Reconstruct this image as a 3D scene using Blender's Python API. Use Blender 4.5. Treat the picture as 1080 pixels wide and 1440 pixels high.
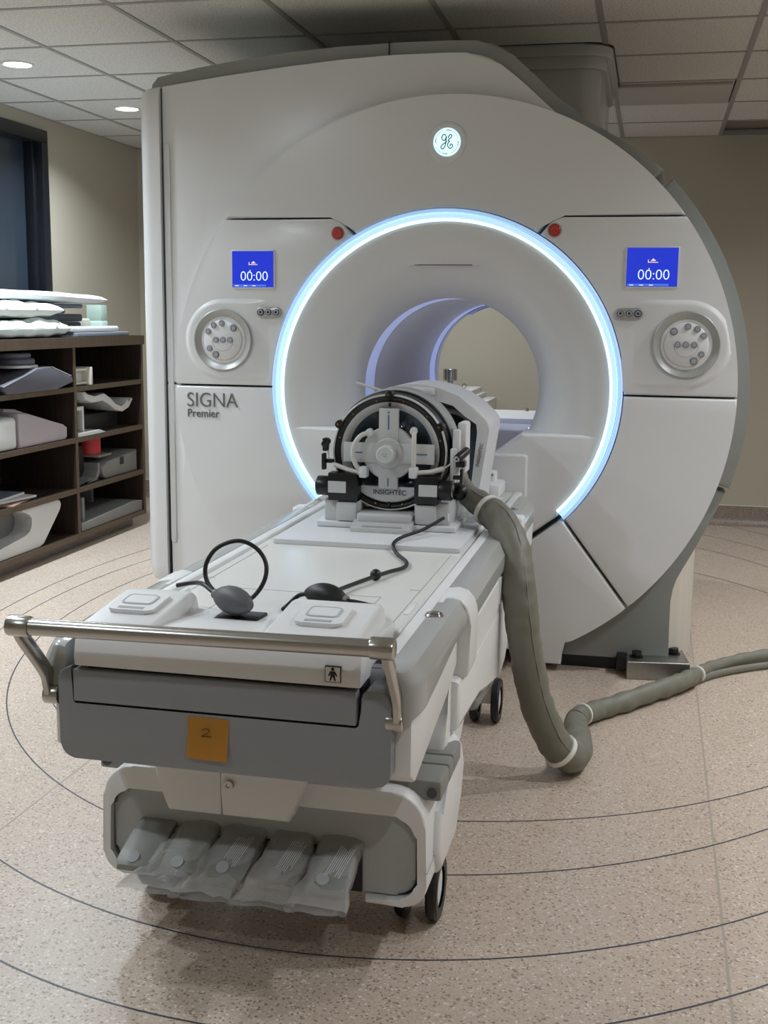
import bpy, bmesh, math, random
from mathutils import Vector, Matrix, noise
PI = math.pi
random.seed(7)
for o in list(bpy.data.objects): bpy.data.objects.remove(o)
S = bpy.context.scene
COL = S.collection

# ------------------------------------------------------------------ camera
F_PX = 1640.0
YAW, PITCH, ROLL = math.radians(12.826), math.radians(-9.538), math.radians(0.632)
CAM = Vector((0.785, -4.42, 1.36))
fw = Vector((-math.sin(YAW)*math.cos(PITCH), math.cos(YAW)*math.cos(PITCH), math.sin(PITCH)))
rt = Vector((math.cos(YAW), math.sin(YAW), 0)); up = rt.cross(fw)
r2 = rt*math.cos(ROLL)+up*math.sin(ROLL); u2 = up*math.cos(ROLL)-rt*math.sin(ROLL)
cd = bpy.data.cameras.new('camera'); cam = bpy.data.objects.new('camera', cd); COL.objects.link(cam)
cd.sensor_fit = 'VERTICAL'; cd.sensor_height = 36.0; cd.lens = 36.0*F_PX/1440.0
cd.clip_start = 0.02; cd.clip_end = 100
m3 = Matrix((r2, u2, -fw)).transposed()
cam.matrix_world = Matrix.Translation(CAM) @ m3.to_4x4()
S.camera = cam

# ------------------------------------------------------------------ world, exposure
w = bpy.data.worlds.new('world'); S.world = w; w.use_nodes = True
w.node_tree.nodes['Background'].inputs[0].default_value = (0.5, 0.5, 0.5, 1)
w.node_tree.nodes['Background'].inputs[1].default_value = 0.05
S.view_settings.view_transform = 'Standard'; S.view_settings.look = 'None'
S.view_settings.exposure = 0.0; S.view_settings.gamma = 1.0
S.view_settings.use_curve_mapping = False
# ceiling downlights: x, y, watts (recessed lamps set into the ceiling tiles)
H = 2.526
LAMPS = [(-2.23, .863, 30), (-2.24, 2.083, 18), (-2.23, -.36, 29), (-2.23, -1.58, 25),
         (-1.25, -3.9, 10), (1.35, -3.9, 9), (2.05, -1.58, 19), (2.05, -.36, 19), (2.05, .863, 14), (2.05, 2.083, 8), (-1.28, -2.25, 15), (-.40, 2.72, 13)]  # the last one is added out of view to brighten the back wall

# ------------------------------------------------------------------ materials
def srgb(r, g, b):
    f = lambda c: ((c/255+0.055)/1.055)**2.4 if c/255 > 0.04045 else c/255/12.92
    return (f(r), f(g), f(b), 1)
MATS = {}
def mat(name, col, rough=0.5, metal=0.0, noise_amt=0.0, noise_scale=40.0, bump=0.0, bump_scale=200.0, coat=0.0, emit=None, estr=0.0, spec=0.5):
    m = bpy.data.materials.new(name); m.use_nodes = True
    nt = m.node_tree; b = nt.nodes['Principled BSDF']
    b.inputs['Base Color'].default_value = col; b.inputs['Roughness'].default_value = rough
    b.inputs['Metallic'].default_value = metal; b.inputs['Coat Weight'].default_value = coat
    b.inputs['Specular IOR Level'].default_value = spec
    tc = nt.nodes.new('ShaderNodeTexCoord')
    n = nt.nodes.new('ShaderNodeTexNoise'); n.inputs['Scale'].default_value = noise_scale; n.inputs['Detail'].default_value = 4
    nt.links.new(tc.outputs['Object'], n.inputs['Vector'])
    mx = nt.nodes.new('ShaderNodeMix'); mx.data_type = 'RGBA'; mx.blend_type = 'MIX'
    a = noise_amt
    mx.inputs[6].default_value = (col[0]*(1-a), col[1]*(1-a), col[2]*(1-a), 1)
    mx.inputs[7].default_value = (min(1, col[0]*(1+a)), min(1, col[1]*(1+a)), min(1, col[2]*(1+a)), 1)
    nt.links.new(n.outputs['Fac'], mx.inputs[0]); nt.links.new(mx.outputs[2], b.inputs['Base Color'])
    if bump:
        n2 = nt.nodes.new('ShaderNodeTexNoise'); n2.inputs['Scale'].default_value = bump_scale
        nt.links.new(tc.outputs['Object'], n2.inputs['Vector'])
        bp = nt.nodes.new('ShaderNodeBump'); bp.inputs['Strength'].default_value = bump; bp.inputs['Distance'].default_value = 0.002
        nt.links.new(n2.outputs['Fac'], bp.inputs['Height']); nt.links.new(bp.outputs[0], b.inputs['Normal'])
    if emit:
        b.inputs['Emission Color'].default_value = emit; b.inputs['Emission Strength'].default_value = estr
    MATS[name] = m
    return m
mat('scan_white', srgb(217, 218, 219), .27, noise_amt=.01, bump=.02, bump_scale=900)
mat('scan_white_gloss', srgb(217, 218, 219), .22, noise_amt=.01)
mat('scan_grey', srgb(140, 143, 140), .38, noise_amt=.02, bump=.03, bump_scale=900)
mat('duct_grey', srgb(172, 172, 168), .18, noise_amt=.02)
mat('ped_grey', srgb(138, 142, 139), .42, noise_amt=.02)
mat('ped_tan', srgb(200, 194, 183), .42, noise_amt=.02)
mat('table_white', srgb(230, 230, 230), .38, noise_amt=.01, bump=.02, bump_scale=900)
mat('table_top', srgb(222, 221, 217), .2, noise_amt=.015, bump=.06, bump_scale=1200)
mat('pad_white', srgb(216, 217, 220), .45, noise_amt=.01)
mat('table_grey', srgb(140, 143, 147), .40, noise_amt=.02, bump=.04, bump_scale=1200)
mat('base_grey', srgb(174, 177, 177), .42, noise_amt=.02)
mat('arm_grey', srgb(174, 175, 173), .2, noise_amt=.015)
mat('step_grey', srgb(138, 139, 134), .5, noise_amt=.03)
mat('seam_dark', srgb(24, 25, 28), .6)
mat('line_grey', srgb(170, 172, 175), .6)
mat('black_rubber', srgb(18, 18, 20), .45, noise_amt=.1)
mat('black_plastic', srgb(14, 14, 16), .35)
mat('grey_rubber', srgb(92, 94, 97), .5, noise_amt=.04)
mat('steel', srgb(186, 183, 178), .25, 1.0, noise_amt=.06, noise_scale=8)
mat('block_steel', srgb(165, 165, 160), .38, 1.0, noise_amt=.15, noise_scale=30)
mat('chrome', srgb(205, 205, 208), .12, 1.0)
mat('copper', srgb(190, 150, 110), .3, 1.0)
mat('dial_silver', srgb(172, 174, 172), .3, .35)
mat('btn_dark', srgb(58, 62, 78), .4)
mat('btn_light', srgb(196, 198, 204), .4)
mat('red_stop', srgb(176, 44, 30), .35)
mat('red_mark', srgb(214, 110, 96), .4)
mat('logo_blue', srgb(40, 78, 110), .5)
mat('text_grey', srgb(120, 122, 124), .35, .4)
mat('text_navy', srgb(40, 52, 84), .5)
mat('mark_blue', srgb(62, 110, 140), .5)
mat('hose', srgb(114, 112, 100), .52, noise_amt=.06, noise_scale=9, bump=.1, bump_scale=60)
mat('hose_seam', srgb(140, 138, 126), .6)
mat('strap_white', srgb(224, 222, 214), .5)
mat('note_orange', srgb(236, 172, 78), .8, noise_amt=.02)
mat('pencil', srgb(80, 66, 40), .8)
mat('dark_inner', srgb(70, 76, 80), .5)
mat('device_grey', srgb(196, 197, 197), .35, noise_amt=.02)
mat('membrane', srgb(78, 88, 98), .1, noise_amt=.3, noise_scale=6)
mat('window_frame', srgb(24, 27, 33), .35)
mat('pillow', srgb(226, 232, 226), .75, noise_amt=.02, bump=.35, bump_scale=35)
mat('foam_white', srgb(214, 216, 216), .6, noise_amt=.02)
mat('foam_grey', srgb(128, 133, 140), .65, noise_amt=.04)
mat('foam_dark', srgb(84, 88, 96), .65, noise_amt=.04)
mat('coil_blue', srgb(86, 85, 93), .5, noise_amt=.03)
mat('coil_mauve', srgb(172, 158, 162), .5, noise_amt=.02)
mat('coil_cream', srgb(214, 208, 194), .5, noise_amt=.02)
mat('coil_white', srgb(206, 204, 200), .42, noise_amt=.02)
mat('coil_grey', srgb(128, 126, 122), .5, noise_amt=.03)
mat('coil_black', srgb(36, 36, 37), .5, noise_amt=.05)
mat('box_red', srgb(196, 48, 52), .5)
mat('paper', srgb(214, 212, 208), .7)
mat('print_grey', srgb(120, 126, 140), .7)
mat('folder', srgb(150, 118, 100), .7)
mat('green_glass', srgb(186, 208, 196), .15)
mat('mint', srgb(206, 232, 224), .5)
mat('navy', srgb(30, 44, 110), .5)
mat('grid_metal', srgb(150, 147, 142), .5)
mat('vent_metal', srgb(176, 172, 165), .5)
mat('void', srgb(40, 38, 35), .9)
mat('trim_white', srgb(225, 225, 222), .35)
mat('ring_light', srgb(170, 200, 235), .3, emit=(.40, .62, .95, 1), estr=.62)
mat('ring_core', srgb(170, 200, 235), .3, emit=(.50, .76, 1.0, 1), estr=.86)
mat('ring_inner', srgb(200, 225, 245), .3, emit=(.70, .93, 1.0, 1), estr=1.35)
mat('bore_lit_glow', srgb(190, 200, 240), .3, emit=(.36, .45, .85, 1), estr=.34)  # reflective band, LED light falling on it put in as a weak glow
mat('bore_led', srgb(190, 200, 255), .3, emit=(.45, .55, 1.0, 1), estr=9)
mat('vent_lilac', srgb(150, 165, 215), .35)
mat('logo_light', srgb(220, 245, 255), .3, emit=(.55, .90, 1.0, 1), estr=1.15)
mat('screen_blue', srgb(20, 30, 120), .15, emit=srgb(38, 58, 205), estr=.9)
mat('screen_bar', srgb(60, 80, 160), .15, emit=srgb(70, 110, 225), estr=.9)
mat('screen_text', srgb(220, 235, 255), .3, emit=srgb(205, 230, 255), estr=1.0)
mat('screen_icon', srgb(230, 200, 190), .3, emit=srgb(235, 200, 180), estr=.9)
mat('lamp_lens', srgb(255, 250, 240), .3, emit=(1, .95, .86, 1), estr=14)

def special():
    # speckled vinyl floor
    m = bpy.data.materials.new('floor_vinyl'); m.use_nodes = True; nt = m.node_tree; b = nt.nodes['Principled BSDF']
    tc = nt.nodes.new('ShaderNodeTexCoord')
    mp = nt.nodes.new('ShaderNodeMapping'); nt.links.new(tc.outputs['Object'], mp.inputs[0])
    v = nt.nodes.new('ShaderNodeTexVoronoi'); v.inputs['Scale'].default_value = 210; nt.links.new(mp.outputs[0], v.inputs['Vector'])
    cr = nt.nodes.new('ShaderNodeValToRGB'); e = cr.color_ramp
    e.interpolation = 'CONSTANT'
    e.elements[0].position = 0; e.elements[0].color = srgb(150, 132, 117)
    e.elements[1].position = .09; e.elements[1].color = srgb(190, 172, 156)
    for p, c in ((.40, srgb(197, 179, 163)), (.74, srgb(203, 187, 172)), (.95, srgb(218, 210, 200))):
        x = e.elements.new(p); x.color = c
    sp = nt.nodes.new('ShaderNodeSeparateColor'); nt.links.new(v.outputs['Color'], sp.inputs[0])
    nt.links.new(sp.outputs[0], cr.inputs[0])
    n = nt.nodes.new('ShaderNodeTexNoise'); n.inputs['Scale'].default_value = 1.3; nt.links.new(tc.outputs['Object'], n.inputs['Vector'])
    mx = nt.nodes.new('ShaderNodeMix'); mx.data_type = 'RGBA'; mx.blend_type = 'MULTIPLY'; mx.inputs[0].default_value = .12
    nt.links.new(cr.outputs[0], mx.inputs[6]); nt.links.new(n.outputs['Fac'], mx.inputs[7])
    nt.links.new(mx.outputs[2], b.inputs['Base Color']); b.inputs['Roughness'].default_value = .34
    b.inputs['Specular IOR Level'].default_value = .45
    MATS['floor_vinyl'] = m
    mb = m.copy(); mb.name = 'base_vinyl'; MATS['base_vinyl'] = mb
    cr2 = [x for x in mb.node_tree.nodes if x.type == 'VALTORGB'][0]
    for el in cr2.color_ramp.elements:
        c = el.color; el.color = (c[0]*.55, c[1]*.55, c[2]*.56, 1)
    # painted wall
    mat('wall_paint', srgb(186, 178, 161), .7, noise_amt=.015, noise_scale=3, bump=.08, bump_scale=320)
    # ceiling tile
    m = bpy.data.materials.new('tile_fibre'); m.use_nodes = True; nt = m.node_tree; b = nt.nodes['Principled BSDF']
    tc = nt.nodes.new('ShaderNodeTexCoord')
    n = nt.nodes.new('ShaderNodeTexNoise'); n.inputs['Scale'].default_value = 170; n.inputs['Detail'].default_value = 3
    nt.links.new(tc.outputs['Object'], n.inputs['Vector'])
    cr = nt.nodes.new('ShaderNodeValToRGB'); e = cr.color_ramp
    e.elements[0].position = .36; e.elements[0].color = srgb(150, 146, 140); e.elements[1].position = .46; e.elements[1].color = srgb(212, 209, 203)
    nt.links.new(n.outputs['Fac'], cr.inputs[0]); nt.links.new(cr.outputs[0], b.inputs['Base Color']); b.inputs['Roughness'].default_value = .9
    MATS['tile_fibre'] = m
    # dark wood laminate
    for nm, c0, c1 in (('wood_dark', srgb(34, 25, 19), srgb(58, 43, 32)), ('wood_edge', srgb(72, 57, 42), srgb(90, 73, 55))):
        m = bpy.data.materials.new(nm); m.use_nodes = True; nt = m.node_tree; b = nt.nodes['Principled BSDF']
        tc = nt.nodes.new('ShaderNodeTexCoord'); mp = nt.nodes.new('ShaderNodeMapping'); mp.inputs['Scale'].default_value = (30, 30, 1.2)
        nt.links.new(tc.outputs['Object'], mp.inputs[0])
        n = nt.nodes.new('ShaderNodeTexNoise'); n.inputs['Scale'].default_value = 3; n.inputs['Detail'].default_value = 6
        nt.links.new(mp.outputs[0], n.inputs['Vector'])
        cr = nt.nodes.new('ShaderNodeValToRGB'); cr.color_ramp.elements[0].color = c0; cr.color_ramp.elements[1].color = c1
        cr.color_ramp.elements[0].position = .3; cr.color_ramp.elements[1].position = .7
        nt.links.new(n.outputs['Fac'], cr.inputs[0]); nt.links.new(cr.outputs[0], b.inputs['Base Color']); b.inputs['Roughness'].default_value = .5
        MATS[nm] = m
    # tinted shielded glass, base colour lifted for a painted room reflection
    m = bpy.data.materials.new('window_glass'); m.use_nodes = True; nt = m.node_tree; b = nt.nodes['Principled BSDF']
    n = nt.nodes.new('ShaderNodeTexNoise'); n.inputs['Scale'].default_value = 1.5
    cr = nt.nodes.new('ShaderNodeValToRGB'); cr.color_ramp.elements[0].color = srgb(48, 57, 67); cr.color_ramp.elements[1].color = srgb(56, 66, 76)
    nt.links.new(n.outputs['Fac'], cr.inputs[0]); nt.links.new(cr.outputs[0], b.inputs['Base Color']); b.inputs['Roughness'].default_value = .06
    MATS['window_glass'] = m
    # clear plastic film
    def film(nm, tint, tr):
        m = bpy.data.materials.new(nm); m.use_nodes = True; nt = m.node_tree; b = nt.nodes['Principled BSDF']; out = nt.nodes['Material Output']
        n = nt.nodes.new('ShaderNodeTexNoise'); n.inputs['Scale'].default_value = 30
        bp = nt.nodes.new('ShaderNodeBump'); bp.inputs['Strength'].default_value = .5; bp.inputs['Distance'].default_value = .004
        nt.links.new(n.outputs['Fac'], bp.inputs['Height']); nt.links.new(bp.outputs[0], b.inputs['Normal'])
        b.inputs['Base Color'].default_value = tint; b.inputs['Roughness'].default_value = .22
        t = nt.nodes.new('ShaderNodeBsdfTransparent'); t.inputs[0].default_value = (.96, .96, .96, 1)
        ms = nt.nodes.new('ShaderNodeMixShader'); ms.inputs[0].default_value = tr
        nt.links.new(t.outputs[0], ms.inputs[1]); nt.links.new(b.outputs[0], ms.inputs[2]); nt.links.new(ms.outputs[0], out.inputs[0])
        MATS[nm] = m
    film('bag_film', srgb(206, 205, 202), .40)
    film('clear_plastic', srgb(210, 212, 214), .30)
    film('membrane_clear', srgb(90, 100, 110), .45)
special()

# ------------------------------------------------------------------ mesh helpers
class MB:
    def __init__(s): s.bm = bmesh.new(); s.flat = []
    def _xf(s, geom, M):
        if M is not None: bmesh.ops.transform(s.bm, matrix=M, verts=geom)
    def box(s, x0, x1, y0, y1, z0, z1, bev=0, seg=2, M=None):
        r = bmesh.ops.create_cube(s.bm, size=1); vs = r['verts']
        for v in vs: v.co = Vector(((x0+x1)/2+v.co.x*(x1-x0), (y0+y1)/2+v.co.y*(y1-y0), (z0+z1)/2+v.co.z*(z1-z0)))
        if bev:
            es = list({e for v in vs for e in v.link_edges})
            r = bmesh.ops.bevel(s.bm, geom=es, offset=bev, segments=seg, profile=.5, affect='EDGES', clamp_overlap=True)
            vs = list({v for f in r['faces'] for v in f.verts} | {v for v in vs if v.is_valid})
            bf = set(r['faces']); s.flat += [f for f in {f for v in vs for f in v.link_faces} if f not in bf]
        s._xf(vs, M); return s
    def prism(s, poly, axis, a, b, bev=0, seg=2, bevback=False, M=None):
        """poly: 2-D outline; axis 'y': (x,z) pts at y=a (front) to b; 'x': (y,z); 'z': (x,y)"""
        def P(p, t):
            return {'y': (p[0], t, p[1]), 'x': (t, p[0], p[1]), 'z': (p[0], p[1], t)}[axis]
        n = len(poly)
        va = [s.bm.verts.new(P(p, a)) for p in poly]; vb = [s.bm.verts.new(P(p, b)) for p in poly]
        fa = s.bm.faces.new(va); fb = s.bm.faces.new(vb[::-1])
        for i in range(n):
            j = (i+1) % n; s.bm.faces.new((va[j], va[i], vb[i], vb[j]))
        vs = va+vb
        if bev:
            es = list(fa.edges)+(list(fb.edges) if bevback else [])
            r = bmesh.ops.bevel(s.bm, geom=es, offset=bev, segments=seg, profile=.5, affect='EDGES', clamp_overlap=True)
            vs = list({v for f in r['faces'] for v in f.verts} | {v for v in vs if v.is_valid})
        s._xf(vs, M); return s
    def tube(s, path, r, n=12, caps=True, rfun=None, flat=1.0):
        pts = [Vector(p) for p in path]; rings = []
        N = len(pts); prev = None
        for i, p in enumerate(pts):
            t = (pts[min(i+1, N-1)]-pts[max(i-1, 0)]).normalized()
            if prev is None:
                ref = Vector((0, 0, 1)) if abs(t.z) < .9 else Vector((1, 0, 0))
                u = t.cross(ref).normalized()
            else: u = (prev-t*prev.dot(t)).normalized()
            prev = u; v = t.cross(u)
            rr = rfun(i/(N-1)) if rfun else r
            rings.append([s.bm.verts.new(p+(u*math.cos(2*PI*k/n)+v*math.sin(2*PI*k/n)*flat)*rr) for k in range(n)])
        for i in range(N-1):
            for k in range(n):
                s.bm.faces.new((rings[i][k], rings[i][(k+1) % n], rings[i+1][(k+1) % n], rings[i+1][k]))
        if caps:
            s.bm.faces.new(rings[0][::-1]); s.bm.faces.new(rings[-1])
        return s
    def lathe(s, prof, c, axis='y', a0=0, a1=2*PI, n=96, closed=None):
        """prof: list of (radius, along). axis 'y': angle measured in xz plane from +x to +z"""
        full = abs(a1-a0-2*PI) < 1e-6; cnt = n if full else n+1; rings = []
        for k in range(cnt):
            t = a0+(a1-a0)*k/n; C, Sn = math.cos(t), math.sin(t)
            row = []
            for r, h in prof:
                if axis == 'y': q = (c[0]+r*C, c[1]+h, c[2]+r*Sn)
                elif axis == 'z': q = (c[0]+r*C, c[1]+r*Sn, c[2]+h)
                else: q = (c[0]+h, c[1]+r*C, c[2]+r*Sn)
                row.append(s.bm.verts.new(q))
            rings.append(row)
        m = len(prof); cl = closed if closed is not None else False
        for k in range(n):
            A, B = rings[k], rings[(k+1) % cnt]
            for i in range(m if cl else m-1):
                j = (i+1) % m
                try: s.bm.faces.new((A[i], A[j], B[j], B[i]))
                except ValueError: pass
        if not full and cl:
            s.bm.faces.new(rings[0]); s.bm.faces.new(rings[-1][::-1])
        return s
    def cyl(s, p0, p1, r, n=24, r1=None, bev=0):
        p0, p1 = Vector(p0), Vector(p1)
        r1 = r if r1 is None else r1
        d = (p1-p0).normalized(); L = (p1-p0).length
        if bev:
            path = [p0, p0+d*bev*.3, p0+d*bev, p1-d*bev, p1-d*bev*.3, p1]; rs = [r-bev, r-bev*.3, r, r1, r1-bev*.3, r1-bev]
        else: path = [p0, p1]; rs = [r, r1]
        ref = Vector((0, 0, 1)) if abs(d.z) < .9 else Vector((1, 0, 0))
        u = d.cross(ref).normalized(); v = d.cross(u); rings = []
        for p, q in zip(path, rs): rings.append([s.bm.verts.new(p+(u*math.cos(2*PI*k/n)+v*math.sin(2*PI*k/n))*q) for k in range(n)])
        for a, b in zip(rings, rings[1:]):
            for k in range(n): s.bm.faces.new((a[k], a[(k+1) % n], b[(k+1) % n], b[k]))
        s.bm.faces.new(rings[0][::-1]); s.bm.faces.new(rings[-1]); return s
    def ball(s, c, rx, ry=None, rz=None, u=20, v=14, M=None):
        r = bmesh.ops.create_uvsphere(s.bm, u_segments=u, v_segments=v, radius=1)
        for q in r['verts']: q.co = Vector((q.co.x*rx, q.co.y*(ry or rx), q.co.z*(rz or rx)))
        if M is not None: bmesh.ops.transform(s.bm, matrix=M, verts=r['verts'])
        for q in r['verts']: q.co += Vector(c)
        return s
    def grid(s, fn, nu, nv):
        vs = [[s.bm.verts.new(fn(i/nu, j/nv)) for j in range(nv+1)] for i in range(nu+1)]
        for i in range(nu):
            for j in range(nv): s.bm.faces.new((vs[i][j], vs[i+1][j], vs[i+1][j+1], vs[i][j+1]))
        return s
    def mesh(s, name, m, smooth=35):
        bmesh.ops.recalc_face_normals(s.bm, faces=s.bm.faces[:])
        for f in s.bm.faces: f.smooth = smooth is not None and len(f.verts) <= 4
        for f in s.flat:
            if f.is_valid: f.smooth = False
        me = bpy.data.meshes.new(name); s.bm.to_mesh(me); s.bm.free()
        if smooth is not None:
            me.set_sharp_from_angle(angle=math.radians(smooth))
        me.materials.append(MATS[m]); return me
    def build(s, name, m, parent=None, smooth=35):
        o = bpy.data.objects.new(name, s.mesh(name, m, smooth)); link(o, parent); return o
def link(o, parent=None):
    COL.objects.link(o)
    if parent is not None:
        o.parent = parent
        if parent.type == 'EMPTY': o.matrix_parent_inverse = Matrix.Translation(-parent.location)
    return o
def tag(o, label, cat, group=None):
    o['label'] = label; o['category'] = cat
    if group: o['group'] = group
    return o
def thing(name, loc, label, cat, group=None):
    o = bpy.data.objects.new(name, None); o.empty_display_size = .05; COL.objects.link(o); o.location = loc
    return tag(o, label, cat, group)
def struct(o, label, cat='structure'):
    o['kind'] = 'structure'; o['label'] = label; o['category'] = cat; return o
def arc(r, a0, a1, n, cx=0, cz=0):
    return [(cx+r*math.cos(math.radians(a0+(a1-a0)*i/n)), cz+r*math.sin(math.radians(a0+(a1-a0)*i/n))) for i in range(n+1)]
def rrect(x0, x1, z0, z1, r, n=5):
    return arc(r, 180, 270, n, x0+r, z0+r)+arc(r, 270, 360, n, x1-r, z0+r)+arc(r, 0, 90, n, x1-r, z1-r)+arc(r, 90, 180, n, x0+r, z1-r)
def mirror(poly): return [(-x, z) for x, z in poly][::-1]
def spline(pts, n=8):
    P = [Vector(p) for p in pts]; out = []
    for i in range(len(P)-1):
        a, b, c, d = P[max(i-1, 0)], P[i], P[i+1], P[min(i+2, len(P)-1)]
        for k in range(n):
            t = k/n
            out.append(.5*((2*b)+(c-a)*t+(2*a-5*b+4*c-d)*t*t+(3*b-a-3*c+d)*t**3))
    out.append(P[-1]); return out
def text_part(s, size, M, m, parent, name='lettering', depth=.0006, align='LEFT', bold=0.0):
    cu = bpy.data.curves.new('t', 'FONT'); cu.body = s; cu.size = size; cu.extrude = depth; cu.align_x = align; cu.offset = bold
    to = bpy.data.objects.new('t', cu); COL.objects.link(to)
    me = bpy.data.meshes.new_from_object(to.evaluated_get(bpy.context.evaluated_depsgraph_get()))
    bpy.data.objects.remove(to); bpy.data.curves.remove(cu)
    me.transform(M); me.materials.clear(); me.materials.append(MATS[m])
    o = bpy.data.objects.new(name, me); link(o, parent); return o
def face_front(x, y, z, rot=0):   # text lying in the xz plane, readable from -y
    return Matrix.Translation((x, y, z)) @ Matrix.Rotation(rot, 4, 'Y') @ Matrix.Rotation(PI/2, 4, 'X')

# ================================================================== THE ROOM
XL, XR, YB, YF = -2.90, 2.75, 3.64, -5.6
floor = struct(MB().box(XL-.1, XR+.1, YF-.1, YB+.1, -.1, 0).build('floor', 'floor_vinyl', smooth=None), 'speckled beige vinyl floor with thin dark oval lines', 'floor')
for (y0, a, b) in ((.46, 1.70, 1.93), (.706, 1.83, 2.50), (.74, 2.03, 2.93), (.88, 2.17, 3.36)):
    mb = MB(); n = 220; ins = []; outs = []
    for k in range(n):
        t = 2*PI*k/n; cx, cy = .04+a*math.cos(t), y0+b*math.sin(t)
        nx, ny = math.cos(t)/a, math.sin(t)/b; l = math.hypot(nx, ny); nx /= l; ny /= l
        cy = min(cy, YB-.02)
        ins.append(mb.bm.verts.new((cx-nx*.0022, cy-ny*.0022, .0008))); outs.append(mb.bm.verts.new((cx+nx*.0022, cy+ny*.0022, .0008)))
    for k in range(n):
        j = (k+1) % n; mb.bm.faces.new((ins[k], outs[k], outs[j], ins[j]))
    mb.build('inlay_line', 'btn_dark', floor, None)
mat('seam_weld', srgb(168, 156, 142), .5)
for x in (1.0, -.85, 2.6): MB().box(x-.003, x+.003, YF, YB, 0, .0006).build('seam', 'seam_weld', floor, None)
wall_back = struct(MB().box(XL-.1, XR+.1, YB, YB+.1, 0, H+.5).build('wall_back', 'wall_paint', smooth=None), 'beige painted wall behind the scanner', 'wall')
wall_right = struct(MB().box(XR, XR+.1, YF-.1, YB+.1, 0, H+.5).build('wall_right', 'wall_paint', smooth=None), 'beige painted wall beyond the right edge', 'wall')
wall_front = struct(MB().box(XL-.1, XR+.1, YF-.1, YF, 0, H+.5).build('wall_front', 'wall_paint', smooth=None), 'beige painted wall behind the viewer', 'wall')
WY0, WY1, WZ0, WZ1 = .35, 2.335, 1.02, 2.45
mb = MB()
for y0, y1, z0, z1 in ((YF-.1, WY0, 0, H+.5), (WY1, YB+.1, 0, H+.5), (WY0, WY1, 0, WZ0), (WY0, WY1, WZ1, H+.5)): mb.box(XL-.14, XL, y0, y1, z0, z1)
wall_left = struct(mb.build('wall_left', 'wall_paint', smooth=None), 'beige painted wall above the dark wooden shelves', 'wall')
win = struct(MB().box(XL-.14, XL-.12, WY0, WY1, WZ0, WZ1).build('window_1', 'window_frame', smooth=None), 'dark framed control room window in the left wall', 'window')
for y0, y1, z0, z1 in ((WY0, WY1, WZ1-.075, WZ1), (WY0, WY1, WZ0, WZ0+.075), (WY0, WY0+.11, WZ0+.075, WZ1-.075), (WY1-.075, WY1, WZ0+.075, WZ1-.075)):
    MB().box(XL-.13, XL+.014, y0, y1, z0, z1, .003).build('window_frame', 'window_frame', win)
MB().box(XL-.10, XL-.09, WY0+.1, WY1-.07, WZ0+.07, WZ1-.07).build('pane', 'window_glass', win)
for y0, y1, z0, z1 in ((WY1-.115, WY1-.075, WZ0+.075, WZ1-.075),): MB().box(XL-.09, XL-.03, y0, y1, z0, z1, .002).build('inner_frame', 'navy_frame' if 'navy_frame' in MATS else 'window_frame', win)
def cove(p0, p1, nrm, name, label):
    (x0, y0), (x1, y1) = p0, p1; nx, ny = nrm
    prof = [(0, .13), (.006, .13), (.007, .05)]+[(.007+.043*(1-math.cos(math.radians(a))), .05*(1-math.sin(math.radians(a)))+.0004) for a in (15, 30, 45, 60, 75, 90)]+[(0, .0004)]
    mb = MB(); A = [mb.bm.verts.new((x0+nx*d, y0+ny*d, z)) for d, z in prof]; B = [mb.bm.verts.new((x1+nx*d, y1+ny*d, z)) for d, z in prof]
    for i in range(len(prof)-1): mb.bm.faces.new((A[i], A[i+1], B[i+1], B[i]))
    o = struct(mb.build(name, 'base_vinyl'), label, 'baseboard')
    t = MB(); xs = sorted((x0, x1)); ys = sorted((y0, y1))
    if nx: t.box(min(x0, x0+nx*.008), max(x0, x0+nx*.008), ys[0], ys[1], .13, .134)
    else: t.box(xs[0], xs[1], min(y0, y0+ny*.008), max(y0, y0+ny*.008), .13, .134)
    t.build('cap_strip', 'trim_white', o, None)
cove((XL, YB), (XR, YB), (0, -1), 'baseboard_back', 'dark speckled coved skirting along the back wall')
cove((XR, YF), (XR, YB), (-1, 0), 'baseboard_right', 'dark speckled coved skirting along the right wall')
# ceiling: hung grid with separate tiles
GX = [-2.526+.6096*i for i in range(-1, 10)]; GY = [.562+.6219*j for j in range(-10, 6)]
mb = MB()
for gx in GX:
    if XL < gx < XR: mb.box(gx-.012, gx+.012, YF, YB, H-.004, H+.03)
for gy in GY:
    if YF < gy < YB: mb.box(XL, XR, gy-.012, gy+.012, H-.0035, H+.03)
mb.box(XL, XL+.02, YF, YB, H-.003, H+.03); mb.box(XL, XR, YB-.02, YB, H-.003, H+.03); mb.box(XR-.02, XR, YF, YB, H-.003, H+.03); mb.box(XL, XR, YF, YF+.02, H-.003, H+.03)
ceiling = struct(mb.build('ceiling', 'grid_metal', smooth=None), 'suspended ceiling of pale square fibre tiles in a metal grid', 'ceiling')
MB().box(XL-.1, XR+.1, YF-.1, YB+.1, H+.45, H+.5).build('ceiling_slab', 'void', ceiling, None)
xs = [XL]+[g for g in GX if XL+.05 < g < XR-.05]+[XR]; ys = [YF]+[g for g in GY if YF+.05 < g < YB-.05]+[YB]
tile_cache = {}
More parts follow.
